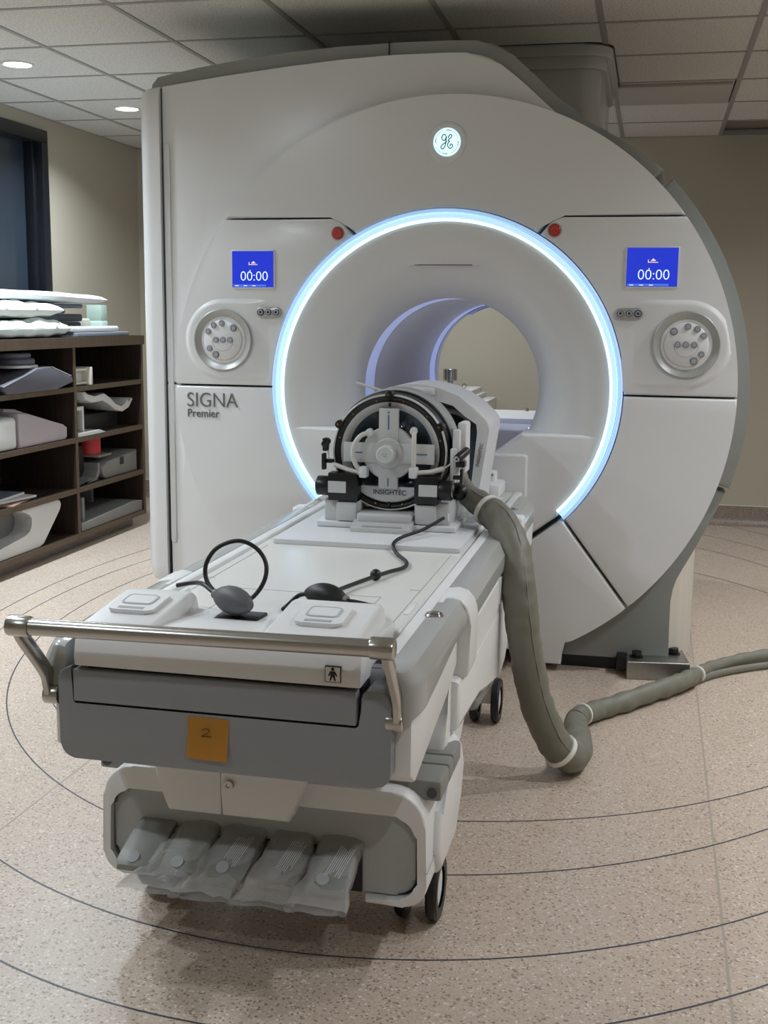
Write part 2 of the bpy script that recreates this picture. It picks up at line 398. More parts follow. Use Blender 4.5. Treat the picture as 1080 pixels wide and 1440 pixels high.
for i in range(len(xs)-1):
    for j in range(len(ys)-1):
        x0, x1, y0, y1 = xs[i], xs[i+1], ys[j], ys[j+1]
        cx, cy = (x0+x1)/2, (y0+y1)/2
        if 1.13 < cx < 1.8 and 3.05 < cy < 3.7: continue           # open dark bay
        if .5 < cx < 1.13 and 1.80 < cy < 2.43: continue           # air panel
        if -.1 < cx < .54 and .9 < cy < 1.9: continue              # duct passes through
        k = (round(x1-x0, 3), round(y1-y0, 3))
        if k not in tile_cache:
            hx, hy = k[0]/2-.006, k[1]/2-.006
            tile_cache[k] = MB().box(-hx, hx, -hy, hy, 0, .016, .003, 1).mesh('ceiling_tile', 'tile_fibre')
        o = bpy.data.objects.new('ceiling_tile', tile_cache[k]); o.location = (cx, cy, H-.001); link(o, ceiling)
        o.rotation_euler = (0, 0, 0)
MB().box(1.13, 1.76, 3.06, 3.64, H+.14, H+.15).build('plenum_lining', 'void', ceiling, None)
o = thing('air_panel', (.82, 2.15, H), 'grey metal air panel with perforated slot set in the ceiling grid', 'vent')
MB().box(.535, 1.112, 1.91, 2.425, H-.007, H+.01, .002).build('panel', 'vent_metal', o)
MB().box(.535, 1.112, 1.815, 1.905, H-.003, H+.01).build('slot', 'vent_metal', o)
mb = MB()
for i in range(70):
    for j in range(5): mb.box(.552+i*.0079, .556+i*.0079, 1.842+j*.011+(i % 2)*.004, 1.847+j*.011+(i % 2)*.004, H-.0038, H-.002)
p = mb.build('perforation', 'void', o, None); p['kind'] = 'stuff'
# downlights
NAMES = ['recessed round downlight left of the scanner, nearest to the window', 'recessed round downlight peeking out beside the scanner edge',
         'recessed downlight in the left row, third from the back wall', 'recessed downlight in the left row, farthest from the back wall', 'recessed downlight behind the viewer on the left', 'recessed downlight behind the viewer on the right',
         'recessed downlight in the right row, farthest from the back wall', 'recessed downlight in the right row, third from the back wall', 'recessed downlight in the right row, second from the back wall', 'recessed downlight in the right row, nearest to the back wall', 'recessed downlight above the left side of the table end', 'unseen downlight added behind the scanner top to brighten the back wall']
for i, (lx, ly, wt) in enumerate(LAMPS):
    o = thing('downlight', (lx, ly, H), NAMES[i], 'light', 'ceiling downlights')
    MB().lathe([(.062, -.002), (.066, -.008), (.078, -.008), (.08, -.001)], (lx, ly, H), 'z', n=40).build('trim_ring', 'trim_white', o)
    MB().cyl((lx, ly, H-.003), (lx, ly, H-.001), .064, 36).build('lens', 'lamp_lens', o)
    ld = bpy.data.lights.new('downlight_lamp', 'AREA'); ld.shape = 'DISK'; ld.size = .12; ld.energy = wt; ld.color = (.81, .915, 1.0) if lx < -1 else (.90, .95, 1.0); ld.spread = math.radians(180 if i == 10 else 142)
    lo = bpy.data.objects.new('downlight_lamp', ld); COL.objects.link(lo); lo.location = (lx, ly, H-.006); lo.parent = o; lo.matrix_parent_inverse = Matrix.Translation(-o.location)

# ================================================================== THE SCANNER
CZ = 1.08
G = thing('mri_scanner', (0, .8, 0), 'large white tunnel MRI scanner with glowing blue-white ring around its bore', 'scanner')
def gz(poly): return [(x, z+CZ) for x, z in poly]
# inner housing
MB().lathe([(.56, .09), (1.04, .09), (1.06, .2), (1.06, 1.96), (1.04, 2.0), (.47, 2.0)], (0, 0, CZ), n=96).build('inner_housing', 'dark_inner', G)
# grey outer shells
top_out = [(-1.20, 2.20), (-1.195, 2.25), (-1.17, 2.278), (-1.0, 2.305), (-.8, 2.331), (-.626, 2.349), (-.42, 2.362), (-.214, 2.368), (0, 2.368), (.10, 2.364), (.15, 2.355), (.19, 2.337), (.234, 2.307), (.34, 2.212), (.40, 2.152), (.446, 2.108), (.50, 2.074), (.574, 2.036), (.68, 1.973), (.745, 1.928), (.79, 1.893)]
a = math.degrees(math.atan2(1.875-CZ, .79-.02))
inn = [(math.cos(math.radians(t))*.98, CZ+math.sin(math.radians(t))*.98) for t in [46+i*4 for i in range(22)]]
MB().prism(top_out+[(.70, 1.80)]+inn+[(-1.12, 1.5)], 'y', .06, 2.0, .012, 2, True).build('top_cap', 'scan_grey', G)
MB().box(-.235, -.232, .052, 1.6, 2.30, 2.372).build('cap_joint', 'seam_dark', G)
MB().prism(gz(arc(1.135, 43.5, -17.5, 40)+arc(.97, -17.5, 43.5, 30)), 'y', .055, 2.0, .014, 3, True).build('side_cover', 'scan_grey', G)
MB().box(-1.20, -1.06, .10, 2.0, .3, 2.2, .01).build('left_cover', 'scan_white', G)
ped = [(1.072, .722), (1.023, .610), (.975, .505), (.934, .425), (.912, .38), (.900, .34), (.893, .29), (.893, .2), (.897, .05), (.5, .05), (.36, .05), (.36, .5), (.8, .80)]
MB().prism(ped, 'y', .085, .20, .006).build('pedestal', 'ped_grey', G)
pl = [(.893, .085), (.93, .12), (.965, .2), (.988, .32), (1.0, .5), (1.0, 1.3), (.96, 1.45), (.3, 1.45), (.3, .15), (.86, .085)]
mb = MB()
def ped_side(u, v):
    pp = [(.893, .12), (.925, .15), (.955, .21), (.978, .32), (.99, .5), (.995, 1.3), (.95, 1.45)]
    f = u*(len(pp)-1); i = min(int(f), len(pp)-2); t = f-i
    x = pp[i][0]+(pp[i+1][0]-pp[i][0])*t; y = pp[i][1]+(pp[i+1][1]-pp[i][1])*t
    z = .035+v*.70
    x += max(0, v-.45)**2*.12
    return (x, y, z)
mb.grid(ped_side, 24, 10); mb.build('pedestal_side', 'ped_tan', G)
MB().box(.36, .92, .2, 1.3, .03, .3).build('pedestal_core', 'ped_grey', G)
MB().box(-.92, -.36, .2, 1.3, .0, .3, .02).build('pedestal_core', 'ped_grey', G)
MB().box(-1.08, -.95, .12, .5, .0, .26, .02).build('foot', 'ped_grey', G)
MB().box(.36, .72, .1, .3, .0, .045).build('base_plate', 'black_plastic', G)
M = Matrix.Translation((.85, .06, 0)) @ Matrix.Rotation(math.radians(8), 4, 'Z')
fb = MB().box(-.118, .118, -.07, .12, 0, .07, .002, 1, M).build('anchor_block', 'block_steel', G)
for x, y in ((-.075, -.0), (.075, .06)):
    mb = MB(); c = M @ Vector((x, y, .07))
    mb.cyl(c, c+Vector((0, 0, .004)), .026, 20); mb.cyl(c+Vector((0, 0, .004)), c+Vector((0, 0, .024)), .021, 6, bev=.002)
    mb.build('bolt', 'black_plastic', fb)
MB().box(.70, .74, .02, .12, .02, .075, .004).build('cable_notch', 'black_plastic', G)

# fascia (left and top of the disc)
def top_front(x):
    P = [(-1.146, 2.238), (-.9, 2.266), (-.626, 2.294), (-.42, 2.311), (-.214, 2.321), (0, 2.322), (.06, 2.320), (.11, 2.312), (.15, 2.298), (.19, 2.274), (.24, 2.236), (.289, 2.195), (.394, 2.102)]
    return P
TF = top_front(0)
A1 = math.degrees(math.atan2(TF[-1][1]-CZ, TF[-1][0]))
upper = [(-1.146, 1.084)]+TF+[(x, z+CZ) for x, z in arc(1.04, A1-2, 179.8, 50)]
MB().prism(upper, 'y', .044, .16, .008, 2).build('fascia_upper', 'scan_white', G)
lower = [(-1.146, 1.077), (-1.139, .235), (-.60, .235), (-.60, .23)]+[(x, z+CZ) for x, z in arc(1.04, 234, 180.2, 30)]
MB().prism([(-1.146, 1.077), (-1.139, .25), (-1.13, .235), (-.66, .235)]+[(x, z+CZ) for x, z in arc(1.04, 232, 180.2, 30)], 'y', .044, .16, .008, 2).build('fascia_lower', 'scan_white', G)
# left column with big rounded front edge
cp = [(-1.1495, .024)]+[(-1.19+.0-.052*math.sin(math.radians(t))*1.0, .074-.052*math.cos(math.radians(t))) for t in (0, 15, 30, 45, 60, 75, 90)]+[(-1.242, 1.95), (-1.1495, 1.95)]
def col_profile(z0, z1, name, zlist):
    mb = MB(); rings = []
    for z, sh in zlist: rings.append([mb.bm.verts.new((x+(sh if x < -1.16 else 0), y+(sh*.6 if y < .2 else 0), z)) for x, y in cp])
    n = len(cp)
    for A, B in zip(rings, rings[1:]):
        for k in range(n): mb.bm.faces.new((A[k], A[(k+1) % n], B[(k+1) % n], B[k]))
    mb.bm.faces.new(rings[0]); mb.bm.faces.new(rings[-1][::-1]); return mb.build(name, 'scan_white', G)
col_profile(0, 0, 'side_column', [(.245, .05), (.250, .032), (.262, .014), (.285, .004), (.33, 0), (2.17, 0), (2.205, .004), (2.226, .016), (2.236, .04)])
MB().box(-1.1545, -1.145, .045, .2, .25, 2.23).build('column_seam', 'dark_inner', G, None)
MB().prism(rrect(-1.137, -1.115, .42, 2.02, .01), 'y', .038, .05, .002).build('grip_strip', 'scan_white', G)
MB().lathe([(1.085, .0432), (1.094, .0432), (1.096, .0445)], (0, 0, CZ), a0=math.radians(70), a1=math.radians(231), n=90).build('disc_joint_shade', 'line_grey', G)  # panel joint and the soft shading along it, put in as a grey ring
# disc panels, gaps between them
def panel(poly, name, y0=0.0, y1=.07, bev=.009, m='scan_white', seg=3): return MB().prism(gz(poly), 'y', y0, y1, bev, seg).build(name, m, G)
RO, RI = 1.088, .684
zt = .650; ta = math.degrees(math.asin(zt/RO))
ra = math.degrees(math.atan2(.590, .345))
pA = arc(RO, ta, 180-ta, 70)+[(-.445, zt), (-.425, zt-.001), (-.405, zt-.007), (-.388, zt-.018)]+arc(RI, 180-ra, ra, 50)+[(.388, zt-.018), (.405, zt-.007), (.425, zt-.001), (.445, zt)]
panel(pA, 'top_panel')
ztb = zt-.006; tb = math.degrees(math.asin(ztb/RO)); rb = ra-1.1
pB = arc(RO, .1, tb, 24)+[(.442, ztb), (.424, ztb-.001), (.408, ztb-.006), (.394, ztb-.017)]+arc(RI, rb, .2, 24)
CPR = panel(pB, 'control_panel'); CPL = panel(mirror(pB), 'control_panel')
aS, aE = -47.6, -44.6
pC = arc(RO, -.26, aS, 30)+arc(RI, aE, -.40, 26)
pC = pC[::-1]
panel(pC, 'lower_panel'); panel(mirror(pC), 'lower_panel')
nrm = Vector((RO*math.cos(math.radians(aS))-RI*math.cos(math.radians(aE)), 0, RO*math.sin(math.radians(aS))-RI*math.sin(math.radians(aE)))).normalized()
off = Vector((-(-nrm.z), 0, -nrm.x)); off = Vector((nrm.z, 0, -nrm.x)).normalized()*.010
q0 = (RI*math.cos(math.radians(aE))+off.x, RI*math.sin(math.radians(aE))+off.z)
pD = [(q0[0]-.014, q0[1]+.004), q0]+[(RO*math.cos(math.radians(aS-.55-i)), RO*math.sin(math.radians(aS-.55-i))) for i in range(0, 15)]+[(.491, -.965), (.489, -1.05), (.36, -1.05), (.36, -.565)]
panel(pD, 'skirt_panel'); panel(mirror(pD), 'skirt_panel')
# centre docking panel
pE = [(-.338, -.99), (-.338, -.24), (-.326, -.233), (-.215, -.233), (-.12, -.285), (.12, -.285), (.215, -.233), (.326, -.233), (.338, -.24), (.338, -.99)]
MB().prism(gz(pE), 'y', -.045, .05, .006, 3).build('dock_panel', 'scan_white', G)
# lower insert of the ring with ledges and sloped channel
s0 = -.155; e0 = math.degrees(math.asin(s0/.630))
pF = [(.31, s0), (.12, -.30), (-.12, -.30), (-.31, s0)]+arc(.630, 180-e0, 360+e0, 40)
pF = [(-.31, s0)]+arc(.630, 180-e0, 180+44.6, 20)+[(-.460, -.464), (-.347, -.550), (.347, -.550), (.460, -.464)]+arc(.630, -44.6, e0, 20)+[(.31, s0), (.12, -.30), (-.12, -.30)]
MB().prism(gz(pF), 'y', .004, .36, .014, 4).build('ledge_insert', 'scan_white_gloss', G)
# ring of light
MB().lathe([(.633, .02), (.633, -.004), (.635, -.008), (.640, -.009), (.6415, -.006), (.6415, .02)], (0, 0, CZ), a0=math.radians(-44.5), a1=math.radians(224.5), n=128, closed=True).build('light_ring_inner', 'ring_inner', G)
ring_prof = [(.6418, .02), (.6418, -.005), (.645, -.009), (.652, -.010), (.660, -.009), (.6625, -.004), (.6625, .02)]
MB().lathe(ring_prof, (0, 0, CZ), a0=math.radians(-44.5), a1=math.radians(224.5), n=128, closed=True).build('light_ring', 'ring_core', G)
MB().lathe([(.6642, .02), (.6642, -.004), (.667, -.008), (.675, -.008), (.679, -.003), (.680, .02)], (0, 0, CZ), a0=math.radians(-44.7), a1=math.radians(224.7), n=128, closed=True).build('light_ring_rim', 'ring_light', G)
# flared mouth and bore
fl = [(.633, .004), (.612, .005), (.58, .011), (.54, .022), (.50, .040), (.46, .064), (.425, .092), (.40, .120), (.378, .152), (.364, .178), (.356, .195), (.352, .205)]
MB().lathe(fl, (0, 0, CZ), n=128).build('bore_mouth', 'scan_white_gloss', G)
MB().lathe([(.352, .205), (.351, .36)], (0, 0, CZ), n=96).build('bore_lit_band', 'bore_lit_glow', G)  # band is no lamp, its lit look is in the material
MB().lathe([(.354, .360), (.354, .364)], (0, 0, CZ), n=96).build('bore_joint', 'seam_dark', G)
mat('bore_liner', srgb(206, 206, 212), .32, noise_amt=.01)
MB().lathe([(.355, .362), (.350, .365), (.350, 1.60), (.355, 1.603)], (0, 0, CZ), n=96).build('bore_liner', 'bore_liner', G)
MB().lathe([(.352, 1.603), (.352, 1.76)], (0, 0, CZ), n=96).build('bore_lit_band', 'bore_lit_glow', G)
for y0_ in (.215, 1.62):
    for a_ in (206, 320): MB().lathe([(.3505, y0_), (.3495, y0_+.03), (.3495, y0_+.10), (.3505, y0_+.13)], (0, 0, CZ), a0=math.radians(a_), a1=math.radians(a_+14), n=10).build('bore_lamp', 'bore_led', G)
for yy in (1.76, 1.785): MB().lathe([(.3535, yy), (.3535, yy+.006)], (0, 0, CZ), n=96).build('bore_joint', 'seam_dark', G)
MB().lathe([(.353, 1.766), (.350, 1.767), (.350, 1.784), (.353, 1.785)], (0, 0, CZ), n=96).build('rear_joint_band', 'scan_white_gloss', G)
MB().lathe([(.353, 1.791), (.349, 1.793), (.349, 1.85), (.356, 1.90), (.380, 1.95), (.43, 1.99), (.48, 2.0)], (0, 0, CZ), n=96).build('rear_mouth', 'scan_white_gloss', G)
vp = MB().lathe([(.3475, 1.77), (.345, 1.775), (.345, 1.93), (.36, 1.94)], (0, 0, CZ), a0=math.radians(60), a1=math.radians(122), n=40).build('vent_panel', 'vent_lilac', G)
MB().lathe([(.344, 1.87), (.344, 1.895)], (0, 0, CZ), a0=math.radians(96), a1=math.radians(116), n=20).build('vent_slot', 'seam_dark', vp)
MB().lathe([(.344, 1.87), (.344, 1.895)], (0, 0, CZ), a0=math.radians(70), a1=math.radians(92), n=20).build('vent_slot', 'seam_dark', vp)
ch = [(-.19, -.285), (.19, -.285), (.10, -.335), (-.10, -.335)]
MB().prism(gz(ch), 'y', .20, 1.86, .006).build('bore_bridge', 'bore_liner', G)
# slot and visor at the top of the mouth
def flare_y(r):
    for (r0, y0), (r1, y1) in zip(fl, fl[1:]):
        if r1 <= r <= r0: return y0+(y1-y0)*(r0-r)/(r0-r1)
    return .2
def visor(u, v):
    a_ = u*2-1
    hw = .150+.130*v**.8; x = a_*hw-.012*(1-v)
    ztop = math.sqrt(.622**2-x*x); z = .472+(ztop-.472)*v
    yf = flare_y(min(.633, math.hypot(x, z)))
    k_ = min(1, (1-abs(a_))/.28); k_ = k_*k_*(3-2*k_)
    yp = .046*(1-v)+.004*v
    return (x, yf-.0008+(min(yp, yf)-yf)*k_-.001*k_, CZ+z)
vz = MB().grid(visor, 40, 12).build('visor', 'scan_white_gloss', G, 60)
MB().box(-.125, .100, .043, .0455, CZ+.4725, CZ+.4755).build('camera_slot', 'dark_inner', vz, None)
MB().box(-.155, .130, .045, .075, CZ+.468, CZ+.4735).build('visor_lip', 'scan_white_gloss', vz)
# logo
lg = MB().lathe([(0.0, -.004), (.070, -.004), (.074, .002)], (.003, 0, 1.997), n=48).build('logo_badge', 'pad_white', G)
MB().lathe([(0, -.0065), (.050, -.0065), (.0515, -.003)], (.003, 0, 1.997), n=48).build('logo_face', 'logo_light', lg)
def stroke(pts, r, name, m, parent, c, y, n=6, sc=1.0):
    return MB().tube(spline([(c[0]+px*sc, y, c[1]+pz*sc) for px, pz in pts], 6), r, n).build(name, m, parent)
LC = (.003, 1.997)
lt = stroke([(-.004, .022), (-.009, .027), (-.016, .024), (-.019, .016), (-.016, .007), (-.009, .006), (-.004, .012), (-.002, .021), (-.003, .006), (-.006, -.012), (-.012, -.023), (-.019, -.024), (-.022, -.018), (-.017, -.010), (-.008, -.004), (.001, .002)], .0019, 'logo_lettering', 'logo_blue', lg, LC, -.0072)
lt = stroke([(.004, .014), (.008, .022), (.014, .026), (.018, .022), (.014, .014), (.008, .010), (.005, .005), (.010, .002), (.006, -.002), (.003, -.010), (.006, -.019), (.013, -.023), (.020, -.019), (.021, -.011), (.016, -.008), (.012, -.012), (.014, -.015)], .0019, 'logo_lettering', 'logo_blue', lg, LC, -.0072)
for k in range(4):
    b = 20+90*k
    stroke([(.043*math.cos(math.radians(b+t)), .043*math.sin(math.radians(b+t))) for t in (0, 12, 24, 36, 48, 60, 70)], .0007, 'logo_swirl', 'logo_blue', lg, LC, -.0068)
    stroke([(.0425*math.cos(math.radians(b+t)), .0425*math.sin(math.radians(b+t))) for t in (52, 60, 68)]+[(.039*math.cos(math.radians(b+74)), .039*math.sin(math.radians(b+74)))], .0013, 'logo_swirl', 'logo_blue', lg, LC, -.0068)
# name lettering on the left lower panel
text_part('SIGNA', .082, face_front(-1.043, -.0015, .993) @ Matrix.Diagonal((.92, 1, 1, 1)), 'text_grey', G, depth=.0018, bold=-.0007)
text_part('Premier', .046, face_front(-1.041, -.0015, .951) @ Matrix.Diagonal((.92, 1, 1, 1)), 'text_grey', G, depth=.0018)
# emergency stops
for sx, z in ((-.415, 1.670), (.409, 1.677)):
    e = MB().lathe([(0, -.008), (.019, -.008), (.0225, -.005), (.0225, .001)], (sx, 0, z), n=32).build('stop_button', 'red_stop', G)
    MB().lathe([(.0225, .0), (.0235, -.003), (.0265, -.002), (.027, .001)], (sx, 0, z), n=32).build('bezel', 'line_grey', e)
    stroke([(.013*math.cos(t), .013*math.sin(t)) for t in [k*PI/8 for k in range(17)]], .0008, 'stop_mark', 'red_mark', e, (sx, z), -.0085)
    stroke([(-.009, .005), (.009, .005)], .0008, 'stop_mark', 'red_mark', e, (sx, z), -.0085)
    stroke([(-.009, .005), (0, -.010)], .0008, 'stop_mark', 'red_mark', e, (sx, z), -.0085)
    stroke([(.009, .005), (0, -.010)], .0008, 'stop_mark', 'red_mark', e, (sx, z), -.0085)
# screens, dials and small buttons on both control panels
DY = -.006
for side, par in ((-1, CPL), (1, CPR)):
    cx = -.757 if side < 0 else .765; cz = 1.535 if side < 0 else 1.545; hw, hh = (.0845, .069) if side < 0 else (.0905, .069)
    mb = MB(); o1 = rrect(cx-hw-.006, cx+hw+.006, cz-hh-.006, cz+hh+.006, .008)
    sc = MB().prism(o1, 'y', -.0035, .004, .003).build('screen_frame', 'scan_white', par)
    sc2 = MB().box(cx-hw, cx+hw, -.0045, -.003, cz-hh, cz+hh).build('screen', 'screen_blue', sc, None)
    def sx_(m, *b): return MB().box(*b).build('screen_print', m, sc, None)
    sx_('screen_bar', cx-hw+.004, cx+hw-.03, -.0048, -.0046, cz-hh+.002, cz-hh+.010)
    for k in range(3): sx_('screen_text', cx-hw+.012+k*.035, cx-hw+.026+k*.035, -.0050, -.0047, cz-hh+.004, cz-hh+.0065)
    text_part('00:00', .052, face_front(cx+.006, -.0047, cz-.044), 'screen_text', sc, 'screen_print', .0003, 'CENTER', -.0007)
    ic = cx+.002; iz = cz+.022
    sx_('screen_icon', ic-.018, ic+.018, -.0049, -.0046, iz-.006, iz-.0035); sx_('screen_icon', ic-.018, ic-.0155, -.0049, -.0046, iz-.006, iz+.005)
    MB().prism([(ic-.009, iz), (ic+.011, iz), (ic+.001, iz+.009)], 'y', -.0049, -.0046).build('screen_print', 'screen_icon', sc, None)
    MB().prism([(ic-.014, iz-.024), (ic-.014, iz-.031), (ic-.010, iz-.028)], 'y', -.0049, -.0046).build('screen_print', 'screen_text', sc, None)
    # raised pad around the dial
    dx, dz = (-.881, 1.260) if side < 0 else (.899, 1.269)
    def bump(u, v, dx=dx, dz=dz, side=side):
        t_ = u*.40-.17; x = dx-side*t_; z = dz+(v*2-1)*.175
        ax = max(0, min(.16, t_)); d_ = math.hypot(t_-ax, z-dz)
        k_ = max(0, min(1, (.166-d_)/.022)); k_ = k_*k_*(3-2*k_)
        f_ = max(0, min(1, (.215-t_)/.13)); f_ = f_*f_*(3-2*f_)
        rr_ = math.hypot(x, z-CZ); q_ = min(1, 1.070/rr_)
        return (x*q_, .0012-.0095*k_*f_*(1 if q_ == 1 else 0), CZ+(z-CZ)*q_)
    MB().grid(bump, 64, 56).build('dial_surround', 'scan_white', par, 70)
    d = MB().lathe([(.118, -.005), (.121, -.010), (.117, -.012), (.105, -.007), (.09, -.002), (.078, -.002)], (dx, DY, dz), n=56).build('dial_ring', 'dial_silver', par)
    MB().lathe([(0, -.010), (.072, -.010), (.079, -.006), (.079, 0)], (dx, DY, dz), n=48).build('dial_face', 'scan_white', d)
    MB().lathe([(.0435, -.0102), (.044, -.0112), (.045, -.0102)], (dx, DY, dz), a0=math.radians(-180), a1=0, n=24).build('dial_groove', 'line_grey', d)
    for bx, bz in ((-55, 56), (3, 78), (43, 68), (71, 39), (-37, 0), (-2, 0), (33, 0), (65, -40), (34, -69)):
        r = .0135 if (bx, bz) in ((-55, 56), (34, -69)) else .0120
        c = (dx+side*bx*.00084, dz+bz*.00084)
        b = MB().lathe([(0, -.0135), (r-.0035, -.0135), (r, -.0125), (r, -.009)], (c[0], DY, c[1]), n=20).build('button', 'btn_dark', d)
    mb = MB()
    for bx, bz in ((-55, 56), (3, 78), (43, 68), (71, 39), (-37, 0), (-2, 0), (33, 0), (65, -40), (34, -69)):
        c = (dx+side*bx*.00084, dz+bz*.00084)
        mb.lathe([(.0088, -.0137), (.0092, -.0143), (.0103, -.0143), (.0108, -.0137)], (c[0], DY, c[1]), n=16); mb.lathe([(0, -.0141), (.0058, -.0141), (.0066, -.0134)], (c[0], DY, c[1]), n=14)
        k = random.random()
        pass
    q = mb.build('button_print', 'btn_light', d, None); q['kind'] = 'stuff'
    mb = MB()
    for bx, bz in ((-55, 56), (3, 78), (43, 68), (71, 39), (-37, 0), (-2, 0), (33, 0), (65, -40), (34, -69)):
        c = (dx+side*bx*.00084, dz+bz*.00084); k = random.random()
        mb.box(c[0]-.0035, c[0]+.0035, DY-.0146, DY-.0139, c[1]-.0008, c[1]+.0008); mb.box(c[0]-.0008, c[0]+.0008, DY-.0146, DY-.0139, c[1]-.0035*k, c[1]+.0035)
    q = mb.build('button_icon', 'btn_dark', d, None); q['kind'] = 'stuff'
    bx0 = -.692 if side < 0 else .691; bz0 = 1.370 if side < 0 else 1.3785
    st = MB().prism(rrect(bx0-.051, bx0+.051, bz0-.020, bz0+.020, .0195), 'y', -.0095, .01, .002).build('button_strip', 'dial_silver', par)
    for k in (-1, 0, 1):
        cx2 = bx0+k*.0315; r = .0135 if k == side else .0118
        MB().lathe([(0, -.013), (r-.003, -.013), (r, -.012), (r, 0)], (cx2, 0, bz0), n=20).build('button', 'btn_dark', st)
        MB().lathe([(.0062, -.0131), (.0068, -.0138), (.0082, -.0138), (.0088, -.0131)], (cx2, 0, bz0), n=16).build('button_print', 'btn_light', st)
# quench duct behind the top right shoulder, up to the ceiling
D = thing('ceiling_duct', (.2, 1.4, H), 'glossy grey duct cover rising from scanner top to ceiling', 'duct')
dp = rrect(-.12, .505, .94, 1.95, .10, 8)
MB().prism(dp, 'z', 2.02, H-.085, .006).build('duct_body', 'duct_grey', D)
MB().prism(rrect(-.14, .525, .92, 1.97, .11, 8), 'z', H-.10, H-.048, .004, 2, True).build('duct_band', 'duct_grey', D)
MB().prism(rrect(-.165, .55, .895, 1.995, .12, 8), 'z', H-.052, H-.003, .010, 3, True).build('collar', 'duct_grey', D)
MB().prism(rrect(-.17, .555, .89, 2.0, .12, 8), 'z', H-.004, H+.02).build('gasket', 'seam_dark', D)

# ================================================================== THE PATIENT TABLE
ZT = .710
T = thing('patient_table', (0, -1.2, 0), 'long white wheeled patient table with grey armrests docked to the scanner', 'table')
def part(mb, name, m, par=None, smooth=35): return mb.build(name, m, par or T, smooth)
part(MB().box(-.30, .30, -2.30, -.10, .60, .688), 'under_frame', 'seam_dark')
cr = part(MB().box(-.293, .293, -2.10, -.07, .655, ZT, .006, 3), 'cradle', 'table_top')
for s_ in (-1, 1):
    part(MB().box(s_*.266-.0012, s_*.266+.0012, -2.08, -1.30, ZT-.001, ZT+.0006), 'edge_line', 'line_grey', cr, None)
    part(MB().box(s_*.279-.006, s_*.279+.006, -1.97, -1.86, ZT-.001, ZT+.002, .001), 'edge_tab', 'table_white', cr)
    part(MB().box(s_*.26-.02, s_*.26+.004, -1.736, -1.734, ZT-.001, ZT+.0008), 'edge_line', 'line_grey', cr, None)
    part(MB().box(s_*.3015, s_*.329, -2.28, -.08, .60, ZT+.004, .003, 2) if s_ > 0 else MB().box(-.329, -.3015, -2.28, -.08, .60, ZT+.004, .003, 2), 'side_rail', 'table_white')
part(MB().prism([(-.158, -1.824), (.19, -1.824), (.19, -1.8265), (-.158, -1.8265)], 'z', ZT, ZT+.0006), 'hatch_line', 'line_grey', cr, None)
part(MB().prism([(-.160, -2.08), (-.158, -2.08), (-.155, -1.824), (-.158, -1.824)], 'z', ZT, ZT+.0006), 'hatch_line', 'line_grey', cr, None)
part(MB().prism([(.188, -1.95), (.190, -1.95), (.190, -1.824), (.188, -1.824)], 'z', ZT, ZT+.0006), 'hatch_line', 'line_grey', cr, None)
